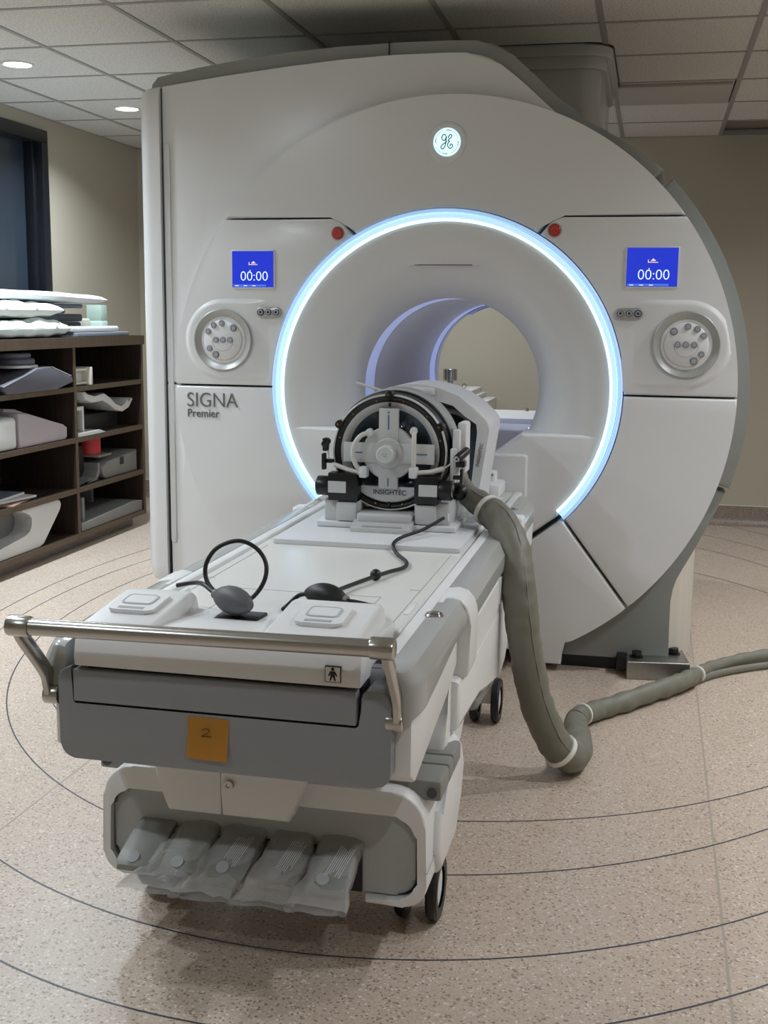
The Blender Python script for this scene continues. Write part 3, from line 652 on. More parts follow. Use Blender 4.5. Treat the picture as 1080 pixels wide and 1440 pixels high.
# grey armrests with white brackets, both sides
def arm_poly(s_, drop):
    q = [(.3295, ZT+.002), (.350, ZT+.004), (.368, ZT+.001), (.382, ZT-.008), (.391, ZT-.022), (.394, ZT-.040), (.392, ZT-drop), (.3295, ZT-drop)]
    return q if s_ > 0 else mirror(q)
for s_ in (-1, 1):
    mb = MB(); rings = []
    stn = [(-2.372+.07*(1-math.cos(math.radians(a_))), .5+.5*math.sin(math.radians(a_)), .100-.010*a_/90) for a_ in range(0, 91, 10)]+[(-2.2, 1, .082), (-1.98, 1, .060), (-1.815, 1, .055)]
    for y, k, dr in stn:
        base = [(.3295, .001), (.350, .002), (.367, 0), (.3735, -.003), (.3885, -.026), (.3925, -.034), (.3935, -.5*dr-.02), (.392, -dr), (.3295, -dr)]
        rings.append([mb.bm.verts.new((s_*(.3295+(x-.3295)*k), y, ZT+.003+(z*(1 if z > -.03 else 1) - (1-k)*.02))) for x, z in base])
    n = len(rings[0])
    for A, B in zip(rings, rings[1:]):
        for k in range(n): mb.bm.faces.new((A[k], A[(k+1) % n], B[(k+1) % n], B[k]))
    mb.bm.faces.new(rings[0]); mb.bm.faces.new(rings[-1][::-1])
    a_ = part(mb, 'armrest', 'arm_grey', None, 24)
    mb = MB(); c = (s_*.343, -1.972, ZT+.006)
    mb.lathe([(.010, .0015), (.013, .004), (.018, .004), (.021, 0)], (c[0], c[1], c[2]-.001), 'z', n=28); part(mb, 'locking_ring', 'chrome', a_)
    part(MB().cyl((c[0], c[1], c[2]-.002), (c[0], c[1], c[2]+.0005), .011, 20), 'ring_hole', 'dark_inner', a_)
    mb = MB(); rings = []
    stn = [(-1.695, 1, .075), (-.55, 1, .075)]+[(-.13-.16*(1-math.cos(math.radians(a_))), .3+.7*math.sin(math.radians(a_)), .075) for a_ in range(90, -1, -9)]
    for y, k, dr in stn:
        base = [(.3295, .001), (.350, .002), (.367, 0), (.3735, -.003), (.3885, -.026), (.3925, -.034), (.3935, -.06), (.392, -dr), (.3295, -dr)]
        rings.append([mb.bm.verts.new((s_*(.3295+(x-.3295)*k), y, ZT+.003+z-(1-k)*.015)) for x, z in base])
    for A, B in zip(rings, rings[1:]):
        for k in range(n): mb.bm.faces.new((A[k], A[(k+1) % n], B[(k+1) % n], B[k]))
    mb.bm.faces.new(rings[0]); mb.bm.faces.new(rings[-1][::-1])
    a_ = part(mb, 'armrest', 'arm_grey', None, 24)
    part(MB().lathe([(.006, .002), (.009, .004), (.016, .003), (.018, 0)], (s_*.345, -.49, ZT+.004), 'z', n=24), 'locking_ring', 'chrome', a_)
    part(MB().box(s_*.360-.034, s_*.360+.034, -.66, -.585, ZT-.05, ZT+.0045, .010, 3), 'armrest_band', 'table_white', a_)
    # bracket
    bp = [(.330, ZT+.005), (.356, ZT+.008), (.378, ZT+.002), (.392, ZT-.014), (.400, ZT-.035), (.402, ZT-.06), (.400, .545), (.394, .528), (.384, .522), (.345, .522), (.345, .62), (.330, .65)]
    part(MB().prism(bp if s_ > 0 else mirror(bp), 'y', -1.812, -1.698, .006, 3, True), 'bracket', 'table_white')
    part(MB().box(s_*.336-.006, s_*.336+.006, -1.855, -1.80, ZT-.01, ZT+.006, .002), 'rail_clip', 'table_white')
# side panels
for s_ in (-1, 1):
    def sx(a_, b_): return (min(s_*a_, s_*b_), max(s_*a_, s_*b_))
    x0, x1 = sx(.30, .372)
    part(MB().prism([(-2.345, .49), (-2.30, .462), (-1.95, .530), (-1.82, .56), (-1.82, .665), (-2.345, .625)], 'x', x0, x1, .008, 2, True), 'side_skirt', 'table_white')
    x0, x1 = sx(.30, .384)
    sp = part(MB().prism([(-1.70, .535), (-1.62, .522), (-.40, .522), (-.22, .545), (-.18, .64), (-1.70, .64)], 'x', x0, x1, .006, 2, True), 'side_panel', 'table_white')
    x0, x1 = sx(.383, .389)
    for y0, y1 in ((-1.66, -1.20), (-1.17, -.72), (-.69, -.30)):
        part(MB().prism([(y0, .547), (y1, .547), (y1, .622), (y0, .622)], 'x', x0, x1, .004), 'inset_panel', 'table_white', sp)
    x0, x1 = sx(.280, .320)
    part(MB().box(x0, x1, -2.28, -1.75, .50, .60, .01), 'inner_skirt', 'table_grey')
part(MB().box(-.30, .30, -2.25, -.25, .46, .62), 'body', 'table_white')
# front end: grey panel with drawer, white head block
zb, xa = .478, .340
fpn = arc(.030, 180, 270, 6, -xa+.030, zb+.030)+arc(.030, 270, 360, 6, xa-.030, zb+.030)+arc(.028, 0, 90, 6, xa-.028, .668-.028)+[(.292, .668), (.284, .660), (.281, .650), (.281, .598), (.274, .590), (-.306, .590), (-.312, .597), (-.312, .668)]+arc(.028, 90, 180, 6, -xa+.028, .668-.028)
part(MB().prism(fpn, 'y', -2.385, -2.305, .008, 3, True), 'front_panel', 'table_grey')
part(MB().box(-.312, .281, -2.36, -2.30, .588, .668), 'drawer_recess', 'seam_dark')
part(MB().box(-.3065, .273, -2.388, -2.30, .5985, .6645, .003, 2), 'drawer', 'table_grey')
part(MB().box(-.335, .335, -2.31, -2.26, .60, .69, .02, 3), 'end_block', 'table_grey')
part(MB().box(-.28, .25, -2.372, -2.3, .6655, .671), 'drawer_gap', 'seam_dark')
hb = [(-2.384, .672), (-2.386, .690), (-2.376, .738), (-2.372, .743), (-2.362, .746), (-2.10, .728), (-2.085, .722), (-2.085, .672)]
HB = part(MB().prism(hb, 'x', -.305, .281, .004, 2, True), 'head_block', 'table_white')
# icon plate
ip = part(MB().box(.212, .243, -2.3885, -2.380, .681, .712), 'patient_icon', 'black_plastic', HB, None)
part(MB().box(.2135, .2415, -2.3892, -2.388, .6825, .7105), 'icon_field', 'trim_white', HB, None)
mb = MB(); c = (.2275, .697)
mb.prism([(c[0]+a_*.0033, c[1]+.010+b_*.0033) for a_, b_ in [(math.cos(t*PI/6), math.sin(t*PI/6)) for t in range(12)]], 'y', -2.3898, -2.389)
mb.prism([(c[0]+x, c[1]+z) for x, z in ((-.009, -.003), (-.005, .006), (.005, .006), (.009, -.003), (.0065, -.004), (.0042, .001), (.0042, -.003), (.0062, -.0125), (.0033, -.0125), (0, -.004), (-.0033, -.0125), (-.0062, -.0125), (-.0042, -.003), (-.0042, .001), (-.0065, -.004))], 'y', -2.3898, -2.389)
part(mb, 'icon_figure', 'black_plastic', HB, None)
# two control housings on the head block
for x0, x1, nm in ((-.305, -.155, 'l'), (.070, .263, 'r')):
    hp = [(-2.372, .728), (-2.369, .744), (-2.36, .750), (-2.15, .772), (-2.125, .770), (-2.105, .757), (-2.085, .715), (-2.085, .70), (-2.372, .70)]
    h = part(MB().prism(hp, 'x', x0, x1, .008, 3, True), 'control_housing', 'table_white')
    cx = (x0+x1)/2
    M_ = Matrix.Translation((cx, -2.235, .7635)) @ Matrix.Rotation(math.radians(6), 4, 'X')
    part(MB().prism(rrect(-.050, .050, -.055, .055, .018), 'z', 0, .009, .004, 2, M=M_ @ Matrix.Diagonal((1, 1, 1, 1))), 'latch_plate', 'table_white', h)
    lp = rrect(-.033, .033, -.020, .032, .012, 6)
    part(MB().tube([M_ @ Vector((x, y, .0095)) for x, y in lp+lp[:1]], .0022, 6), 'latch_ring', 'btn_light', h)
    part(MB().prism(rrect(-.03, .03, -.017, .029, .010), 'z', .008, .011, .001, 1, M=M_), 'latch_key', 'table_white', h)
    part(MB().box(-.028, .028, -.048, -.036, .0085, .0095, M=M_), 'latch_mark', 'line_grey', h, None)
part(MB().prism([(-2.13, .70), (-2.125, .752), (-2.10, .762), (-2.085, .757), (-2.083, .70)], 'x', -.315, -.27, .004, 2, True), 'corner_fin', 'table_white')
# steel push handle
hd = part(MB().cyl((-.350, -2.462, .767), (.318, -2.462, .775), .0165, 32), 'handle_bar', 'steel')
for s_ in (-1, 1):
    ex = -.398 if s_ < 0 else .362; ix = -.350 if s_ < 0 else .316; bz = .767 if s_ < 0 else .776
    part(MB().cyl((ex, -2.462, bz), (ix, -2.462, bz), .0205, 32, bev=.004), 'bar_collar', 'steel', hd)
    px = -.366 if s_ < 0 else .350; pz = .603 if s_ < 0 else .608; ax = ex+(.016 if s_ < 0 else -.016)
    path = [(ax, -2.455, bz-.006), (ax+s_*-.001, -2.440, bz-.030), (px, -2.392, pz+.060), (px, -2.378, pz+.030), (px, -2.372, pz)]
    mb = MB(); rings = []
    pth = spline(path, 6)
    for i, p in enumerate(pth):
        t = (pth[min(i+1, len(pth)-1)]-pth[max(i-1, 0)]).normalized(); u = Vector((1, 0, 0)); v = t.cross(u).normalized()
        hw, hd_ = .0085, .0155
        rings.append([mb.bm.verts.new(p+u*a_*hw+v*b_*hd_) for a_, b_ in ((-1, -.7), (-.6, -1), (.6, -1), (1, -.7), (1, .7), (.6, 1), (-.6, 1), (-1, .7))])
    for A, B in zip(rings, rings[1:]):
        for k in range(8): mb.bm.faces.new((A[k], A[(k+1) % 8], B[(k+1) % 8], B[k]))
    mb.bm.faces.new(rings[0]); mb.bm.faces.new(rings[-1][::-1])
    part(mb, 'handle_arm', 'steel', hd, 40)
    part(MB().cyl((px-s_*.022, -2.368, pz), (px+s_*.010, -2.368, pz), .0205, 28, bev=.002), 'handle_pivot', 'steel', hd)
    part(MB().cyl((px+s_*.009, -2.368, pz-.004), (px+s_*.012, -2.368, pz-.004), .005, 12), 'pivot_screw', 'chrome', hd)
    part(MB().box(min(s_*.30, s_*.345), max(s_*.30, s_*.345), -2.36, -2.27, .56, .655, .018, 3), 'pivot_boss', 'table_grey')
# white cowl under the front panel
for x0, x1 in ((-.212, -.062), (-.0605, .118)):
    o0, o1 = (.030 if x0 < -.1 else 0), (.030 if x1 > 0 else 0)
    q = [(x0, .46), (x0, .40), (x0+o0*.35, .365), (x0+o0, .312), (x1-o1, .312), (x1-o1*.35, .365), (x1, .40), (x1, .46)]
    part(MB().prism(q, 'y', -2.225, -2.0, .010, 3), 'cowl', 'table_white')
part(MB().lathe([(0, -.006), (.004, -.006), (.005, -.008), (.010, -.008), (.011, 0)], (-.042, -2.225, .385), n=24), 'key_lock', 'steel')
part(MB().box(-.20, .20, -2.05, -.6, .15, .50), 'lift_column', 'table_white')
# base shell with grey face and five foot pedals
bo = [(-.24, .122), ]+arc(.05, 270, 180, 6, -.366+.05, .122+.05)+arc(.075, 180, 90, 8, -.362+.075, .378-.075)+arc(.075, 90, 0, 8, .368-.075, .378-.075)+arc(.05, 0, -90, 6, .372-.05, .122+.05)+[(.238, .122), (.238, .137)]+arc(.04, 270, 360, 6, .352-.04, .137+.04)+arc(.045, 0, 90, 6, .350-.045, .325-.045)+arc(.045, 90, 180, 6, -.344+.045, .325-.045)+arc(.04, 180, 270, 6, -.348+.04, .137+.04)+[(-.24, .137)]
BS = part(MB().prism(bo[::-1], 'y', -2.165, -1.80, .006, 3), 'base_shell', 'table_white')
part(MB().prism(rrect(-.3415, .3455, .1415, .3195, .040, 8), 'y', -2.150, -2.10, .010, 3), 'base_face', 'base_grey')
part(MB().prism(rrect(-.346, .350, .138, .3235, .042, 8), 'y', -2.138, -2.0), 'base_gap', 'seam_dark')
for s_, xx in ((-1, -.368), (1, .3735)): part(MB().box(min(xx, xx-s_*.004), max(xx, xx-s_*.004), -2.166, -1.84, .204, .206), 'bumper_line', 'line_grey', BS, None)
part(MB().box(-.215, .230, -2.156, -2.10, .142, .236), 'pedal_recess', 'seam_dark')
PX = [-.236, -.136, -.034, .080, .184]
for x in PX:
    pm = MB(); M_ = Matrix.Translation((x, -2.15, .258)) @ Matrix.Rotation(math.radians(-1.5), 4, 'Z')
    # sloped flat pedal: wedge going down toward the viewer
    rr_ = []
    for y, z0, z1, hw in ((.02, -.035, .0, .043), (-.02, -.040, -.006, .043), (-.10, -.062, -.038, .045), (-.122, -.066, -.047, .043), (-.130, -.066, -.054, .038)):
        rr_.append([pm.bm.verts.new(M_ @ Vector(c_)) for c_ in ((-hw, y, z0), (hw, y, z0), (hw, y, z1-.004), (hw-.006, y, z1), (-hw+.006, y, z1), (-hw, y, z1-.004))])
    for A, B in zip(rr_, rr_[1:]):
        for k in range(6): pm.bm.faces.new((A[k], A[(k+1) % 6], B[(k+1) % 6], B[k]))
    pm.bm.faces.new(rr_[0]); pm.bm.faces.new(rr_[-1][::-1])
    pd = part(pm, 'foot_pedal', 'step_grey', None, 40)
    part(MB().cyl(M_ @ Vector((-.008, -.112, -.043)), M_ @ Vector((-.008, -.114, -.040)), .014, 20), 'pedal_symbol', 'line_grey', pd)
# base sides with ribbed step pads
for s_ in (-1, 1):
    def sx(a_, b_): return (min(s_*a_, s_*b_), max(s_*a_, s_*b_))
    x0, x1 = sx(.20, .385)
    part(MB().prism([(-2.05, .15), (-2.09, .22), (-2.06, .30), (-1.95, .345), (-1.90, .39), (-1.84, .40), (-1.78, .36), (-1.74, .30), (-1.78, .22), (-1.86, .15)], 'x', x0, x1, .02, 3, True), 'base_side', 'table_white')
    y = -2.118
    for L in (.105, .058, .10):
        x0, x1 = sx(.272, .392)
        part(MB().box(x0, x1, y, y+L-.005, .345, .392, .008, 2), 'step_pad', 'step_grey'); y += L
    part(MB().cyl((s_*.372, -2.124, .366), (s_*.372, -2.105, .366), .011, 16), 'step_hinge', 'dark_inner')
    x0, x1 = sx(.22, .386)
    part(MB().prism([(-1.86, .41), (-1.52, .418), (-1.40, .36), (-1.10, .318), (-.98, .318), (-.88, .38), (-.84, .53), (-1.86, .53)], 'x', x0, x1, .016, 3, True), 'pod', 'table_white')
    x0, x1 = sx(.16, .362)
    part(MB().prism([(-1.45, .36), (-1.36, .29), (-1.10, .265), (-.98, .29), (-.92, .36)], 'x', x0, x1, .02, 3, True), 'wheel_housing', 'ped_grey')
    x0, x1 = sx(.18, .366)
    part(MB().prism([(-1.885, .535), (-1.89, .50), (-1.905, .465), (-1.925, .43), (-1.94, .40), (-1.94, .385), (-1.82, .385), (-1.80, .30), (-1.70, .34), (-1.52, .425), (-1.50, .535)], 'x', x0, x1, .012, 3, True), 'side_web', 'table_white')
# casters
def caster(x, y, r, nm='caster'):
    c = part(MB().box(x-.022, x+.022, y-.03, y+.05, r*.9, r*2+.06, .008), 'caster', 'table_white')
    for k in (-1, 1):
        wx = x+k*.036
        part(MB().lathe([(r*.62, -.012), (r*.93, -.013), (r, -.007), (r, .007), (r*.93, .013), (r*.62, .012)], (wx, y, r+.0005), 'x', n=36), 'tyre', 'black_rubber', c)
        part(MB().lathe([(0, -.009), (r*.3, -.010), (r*.64, -.006), (r*.64, .006), (r*.3, .010), (0, .009)], (wx, y, r+.0005), 'x', n=30), 'wheel', 'pad_white', c)
caster(.322, -1.965, .075); caster(-.300, -1.965, .075); caster(.285, -.62, .075); caster(-.285, -.62, .075)
# docking end near the scanner: boxes on the table end
part(MB().box(.165, .262, -.235, -.06, .7105, .757, .008, 2), 'dock_step', 'table_white')
part(MB().box(.142, .232, -.14, -.06, .73, .792, .006, 2), 'dock_block', 'table_white')
for z in (.742, .782): part(MB().cyl((.222, -.142, z), (.222, -.137, z), .004, 10), 'screw', 'steel')
part(MB().box(-.262, -.165, -.235, -.06, .7105, .757, .008, 2), 'dock_step', 'table_white')
# flat pad under the helmet
PAD = tag(MB().prism(rrect(-.262, .285, -1.272, -.30, .010), 'z', ZT+.0005, ZT+.014, .004, 2).build('support_pad', 'pad_white'), 'thin flat white pad lying on the table beneath the helmet', 'pad')

# ================================================================== THE FOCUSED ULTRASOUND HELMET
HX, HY, HZ = .020, -.985, .952
U = thing('ultrasound_helmet', (HX, -.9, ZT+.014), 'black and white ring-shaped ultrasound helmet standing on the table', 'helmet')
def up_(mb, name, m, par=None, smooth=35): return mb.build(name, m, par or U, smooth)
HC = (HX, HY, HZ)
ho = up_(MB().lathe([(.150, .0), (.156, -.006), (.166, -.010), (.174, -.008), (.178, .002), (.180, .012), (.180, .20), (.174, .23), (.10, .26), (0, .262)], HC, n=96), 'housing', 'black_plastic')
up_(MB().lathe([(.1715, -.011), (.1745, -.0125), (.1765, -.010), (.177, .0)], HC, n=96), 'rim_ring', 'device_grey', ho)
up_(MB().lathe([(.1805, .045), (.186, .047), (.186, .062), (.1805, .064)], HC, n=96), 'rear_flange', 'black_plastic', ho)
up_(MB().lathe([(.181, .075), (.190, .085), (.191, .15), (.184, .17)], HC, n=96), 'rear_drum', 'arm_grey', ho)
up_(MB().lathe([(.153, -.004), (.146, -.002), (.135, .006), (.130, .012)], HC, n=96), 'clear_collar', 'device_grey', ho)
mb = MB()
def memb(u, v):
    t = u*2*PI; r = .136-.095*v
    y = .012+.030*math.sin(v*PI)*(1+.5*math.sin(5*t+2*v))+.012*math.sin(3*t+1)*v
    return (HX+r*math.cos(t), HY+y, HZ+r*math.sin(t))
mb.grid(memb, 72, 12); up_(mb, 'membrane', 'membrane', None, 60)
for k in range(12):
    t = math.radians(15+30*k); c = (HX+.161*math.cos(t), HY-.009, HZ+.161*math.sin(t))
    up_(MB().lathe([(0, -.003), (.0024, -.003), (.003, .001)], c, n=10), 'screw', 'copper', ho)
for t in (90, 152, 28):
    t = math.radians(t); c = (HX+.176*math.cos(t), HY-.012, HZ+.176*math.sin(t))
    lug = up_(MB().lathe([(0, -.012), (.010, -.012), (.013, -.008), (.013, .02)], c, n=20), 'clamp_lug', 'black_plastic', ho)
    up_(MB().lathe([(0, -.014), (.003, -.014), (.004, -.011)], (c[0]-.003, c[1], c[2]), n=10), 'lug_screw', 'copper', lug)
# cross plate with hub
cw = .030
cross = [(-cw, .133), (-cw, .078), (-.078, .078), (-.078, cw)]
up_(MB().lathe([(0, -.022), (.078, -.022), (.081, -.019), (.081, -.004)], HC, n=64), 'centre_disc', 'device_grey')
for nm, x0, x1, z0, z1 in (('v', -cw, cw, .02, .135), ('l', -.140, -.02, -cw, cw), ('r', .02, .140, -cw, cw), ('b', -cw, cw, -.108, -.02)):
    a_ = up_(MB().box(HX+x0, HX+x1, HY-.026, HY-.012, HZ+z0, HZ+z1, .002, 2), 'cross_arm', 'device_grey')
    cx, cz = HX+(x0+x1)/2, HZ+(z0+z1)/2
    if nm == 'v':
        up_(MB().box(cx-.002, cx+.002, HY-.0268, HY-.0255, HZ+.072, HZ+.116), 'arm_mark', 'mark_blue', a_, None)
        up_(MB().cyl((cx, HY-.0268, HZ+.124), (cx, HY-.0255, HZ+.124), .003, 12), 'arm_mark', 'mark_blue', a_)
    elif nm == 'b': up_(MB().box(cx-.0018, cx+.0018, HY-.0268, HY-.0255, HZ-.100, HZ-.075), 'arm_mark', 'mark_blue', a_, None)
    elif nm == 'l': up_(MB().box(HX-.115, HX-.080, HY-.0268, HY-.0255, cz-.0018, cz+.0018), 'arm_mark', 'mark_blue', a_, None)
    else: up_(MB().box(HX+.083, HX+.120, HY-.0268, HY-.0255, cz-.0018, cz+.0018), 'arm_mark', 'mark_blue', a_, None)
up_(MB().lathe([(0, -.031), (.043, -.031), (.046, -.028), (.046, -.02)], HC, n=48), 'hub_disc', 'device_grey')
up_(MB().lathe([(0, -.076), (.024, -.076), (.027, -.073), (.028, -.03)], HC, n=40), 'hub_knob', 'device_grey')
for dx_, dz_ in ((-.004, .002), (.003, .003), (-.001, -.004), (.004, -.003)): up_(MB().box(HX+dx_-.002, HX+dx_+.002, HY-.0766, HY-.0758, HZ+dz_-.0007, HZ+dz_+.0007), 'knob_print', 'dark_inner', None, None)
pz = -.102
seg = [(-math.sqrt(.148**2-pz**2), pz), (math.sqrt(.148**2-pz**2), pz)]
a0_ = math.degrees(math.asin(pz/.148))
up_(MB().prism([(HX+x, HZ+z) for x, z in arc(.148, 180-a0_, 360+a0_, 24)], 'y', HY-.018, HY-.004, .002, 2), 'name_plate', 'device_grey')
text_part('INSIGHTEC', .0205, face_front(HX+.004, HY-.0188, HZ-.1265), 'text_navy', U, 'name_lettering', .0004, 'CENTER', .0002)
up_(MB().box(HX-.004, HX+.004, HY-.012, HY-.004, HZ-.165, HZ-.150), 'bottom_tab', 'black_plastic')
up_(MB().cyl((HX, HY-.012, HZ+.140), (HX, HY-.012, HZ+.152), .0045, 12), 'top_tab', 'black_plastic')
# white water tubes
for sgn, pts in ((-1, [(-.062, -.028, .060), (-.082, -.040, .052), (-.100, -.048, .025), (-.103, -.050, -.010), (-.092, -.048, -.040), (-.072, -.045, -.052)]),
                 (1, [(.080, -.030, .068), (.082, -.044, .050), (.083, -.048, .010), (.082, -.048, -.048)])):
    up_(MB().tube(spline([(HX+x, HY+y, HZ+z) for x, y, z in pts], 6), .0072, 14), 'water_tube', 'coil_white')
    e = pts[0]; up_(MB().cyl((HX+e[0]+sgn*-.004, HY+e[1]+.016, HZ+e[2]+.003), (HX+e[0]-sgn*.002, HY+e[1]-.006, HZ+e[2]), .0115, 16, bev=.003), 'tube_elbow', 'pad_white')
    e = pts[-1]; up_(MB().box(HX+e[0]-.013, HX+e[0]+.013, HY+e[1]-.010, HY+e[1]+.022, HZ+e[2]-.022, HZ+e[2]+.012, .005, 2), 'tube_elbow', 'pad_white')
up_(MB().tube([(HX-.075, HY-.045, HZ-.062), (HX-.12, HY-.045, HZ-.052), (HX-.165, HY-.03, HZ-.040)], .0075, 12), 'water_tube', 'coil_white')
up_(MB().tube([(HX+.09, HY-.045, HZ-.054), (HX+.135, HY-.04, HZ-.050), (HX+.17, HY-.02, HZ-.040)], .0078, 12), 'water_tube', 'coil_white')
up_(MB().tube(spline([(HX+.17, HY-.02, HZ-.040), (HX+.19, HY-.01, HZ-.025), (HX+.213, HY+.0, HZ-.002)], 5), .0024, 8), 'thin_wire', 'pad_white')
up_(MB().tube(spline([(HX-.165, HY-.03, HZ-.040), (HX-.188, HY-.02, HZ-.02), (HX-.195, HY+.01, HZ+.02)], 5), .002, 8), 'thin_wire', 'pad_white')
# black motor blocks with white labels
for sgn in (-1, 1):
    x0, x1 = (-.178, -.105) if sgn < 0 else (.088, .160)
    b_ = up_(MB().prism([(HX+x0, HZ-.145), (HX+x1 + (.02 if sgn < 0 else 0), HZ-.145), (HX+x1+(.02 if sgn < 0 else 0), HZ-.085), (HX+x1+(.012 if sgn < 0 else 0), HZ-.062), (HX+x0+(0 if sgn < 0 else .012), HZ-.062), (HX+x0, HZ-.078)], 'y', HY-.062, HY-.005, .003, 2), 'motor_block', 'black_plastic')
    lx = HX+(x0+.028 if sgn < 0 else x0+.042)
    up_(MB().box(lx-.028, lx+.028, HY-.0632, HY-.0615, HZ-.121, HZ-.086), 'label_plate', 'device_grey', b_, None)
    kx0 = HX+(x0 if sgn < 0 else x1)
    up_(MB().cyl((kx0, HY-.036, HZ-.104), (kx0+sgn*.040, HY-.036, HZ-.104), .030, 32, bev=.004), 'motor_knob', 'black_plastic', b_)
    up_(MB().cyl((kx0+sgn*.039, HY-.036, HZ-.104), (kx0+sgn*.0425, HY-.036, HZ-.104), .021, 28), 'knob_cap', 'chrome' if sgn > 0 else 'black_plastic', b_)
# feet, base plates, middle block
for sgn in (-1, 1):
    cx = HX+sgn*.140
    f_ = up_(MB().box(cx-.055, cx+.055, HY-.040, HY+.12, ZT+.030, HZ-.143, .006, 2), 'foot_block', 'device_grey')
    up_(MB().box(cx-sgn*.018-.032, cx-sgn*.018+.032, HY-.058, HY+.05, ZT+.034, HZ-.148, .006, 2), 'foot_front', 'device_grey', f_)
    up_(MB().box(cx-.075, cx+.075, HY-.060, HY+.16, ZT+.0145, ZT+.032, .004, 2), 'foot_plate', 'pad_white', f_)
up_(MB().box(HX+.188, HX+.192, HY-.046, HY-.036, ZT+.045, ZT+.07, .001), 'foot_clip', 'table_white')
up_(MB().box(HX-.086, HX+.082, HY-.075, HY+.08, ZT+.034, ZT+.064, .008, 3), 'middle_block', 'device_grey')
up_(MB().prism([(HY-.118, ZT+.0145), (HY-.118, ZT+.026), (HY-.090, ZT+.032), (HY-.06, ZT+.044), (HY+.08, ZT+.040), (HY+.08, ZT+.0145)], 'x', HX-.096, HX+.088, .004, 2, True), 'front_step', 'device_grey')
up_(MB().box(HX-.060, HX+.060, HY-.108, HY-.098, ZT+.0275, ZT+.0315), 'step_groove', 'line_grey')
# right hand brackets, connectors
up_(MB().box(HX+.190, HX+.212, HY+.00, HY+.035, HZ-.085, HZ+.075, .005, 2), 'side_bracket', 'pad_white')
up_(MB().box(HX+.186, HX+.205, HY-.012, HY+.01, HZ-.085, HZ+.02, .005, 2), 'side_bracket', 'pad_white')
up_(MB().box(HX+.20, HX+.228, HY+.03, HY+.11, HZ-.06, HZ+.095, .008, 2), 'side_bracket', 'pad_white')
up_(MB().cyl((HX+.212, HY-.035, HZ-.008), (HX+.232, HY+.02, HZ+.012), .013, 20, bev=.002), 'connector', 'black_plastic')
up_(MB().lathe([(.003, -.003), (.005, -.001), (.008, -.001), (.009, 0)], (HX+.211, HY-.037, HZ-.008), n=20), 'connector_ring', 'arm_grey')
up_(MB().box(HX+.205, HX+.232, HY-.02, HY+.02, HZ-.035, HZ-.018, .002), 'connector_seat', 'black_plastic')
up_(MB().box(HX+.222, HX+.230, HY-.045, HY-.02, HZ-.088, HZ-.038, .002), 'clamp_handle', 'black_plastic')
up_(MB().box(HX+.200, HX+.226, HY-.038, HY-.02, HZ-.070, HZ-.058, .002), 'clamp_handle', 'black_plastic')
up_(MB().box(HX-.206, HX-.190, HY-.03, HY-.005, HZ+.0, HZ+.04, .004), 'connector', 'black_plastic')
up_(MB().cyl((HX-.198, HY-.035, HZ+.022), (HX-.198, HY+.01, HZ+.028), .010, 18, bev=.002), 'connector', 'black_plastic')
up_(MB().box(HX-.204, HX-.192, HY-.045, HY-.025, HZ-.055, HZ-.005, .003), 'clamp_handle', 'black_plastic')
up_(MB().box(HX-.200, HX-.172, HY-.030, HY-.010, HZ-.036, HZ-.024, .003), 'clamp_handle', 'black_plastic')
# white arch hood behind the ring
ah = [(.222, .7248), (.228, .80), (.255, .985), (.256, 1.005), (.246, 1.022), (.205, 1.062), (.15, 1.096), (.09, 1.120), (.04, 1.131), (0, 1.134)]
ai = [(.192, .7248), (.198, .80), (.222, .975), (.220, .992), (.210, 1.004), (.175, 1.036), (.13, 1.064), (.08, 1.086), (.04, 1.095), (0, 1.098)]
OXH = .004
AO = [(OXH-x, z) for x, z in ah]+[(OXH+x, z) for x, z in ah[::-1][1:]]
AI = [(OXH+x, z) for x, z in ai]+[(OXH-x, z) for x, z in ai[::-1][1:]]
hood = up_(MB().prism(AO+AI, 'y', -.53, -.25, .008, 3, True), 'arch_hood', 'pad_white')
up_(MB().prism(AI[::-1], 'y', -.34, -.30), 'hood_back', 'dark_inner', hood)
mb = MB(); mb.tube([(.085+.075*math.cos(t), -.345, .99+.042*math.sin(t)) for t in [k*PI/12 for k in range(25)]], .010, 10); up_(mb, 'hood_window_ring', 'coil_grey', hood)
up_(MB().prism([(.085+.070*math.cos(k*PI/12), .99+.038*math.sin(k*PI/12)) for k in range(24)], 'y', -.347, -.335), 'hood_window', 'black_plastic', hood)
up_(MB().box(-.09, .07, -.545, -.51, 1.098, 1.122, .006, 2), 'hood_lip', 'pad_white', hood)
text_part('INSIGHTEC', .016, Matrix.Translation((.226, -.5312, .86)) @ Matrix.Rotation(math.radians(-80), 4, 'Y') @ Matrix.Rotation(PI/2, 4, 'X'), 'text_grey', hood, 'hood_lettering', .0003)
up_(MB().tube([(-.085, -.56, 1.105), (-.185, -.60, 1.138)], .0042, 10), 'drip_rod', 'strap_white')
up_(MB().box(.19, .27, -.86, -.72, ZT+.0145, ZT+.05, .006, 2), 'cable_shoe', 'clear_plastic')
up_(MB().prism([(-.92, ZT+.015), (-.74, ZT+.015), (-.70, ZT+.09), (-.74, ZT+.10)], 'x', HX+.195, HX+.205, .002), 'clear_guard', 'clear_plastic')
up_(MB().ball((HX+.205, HY+.08, HZ-.125), .026), 'joint_ball', 'black_plastic')

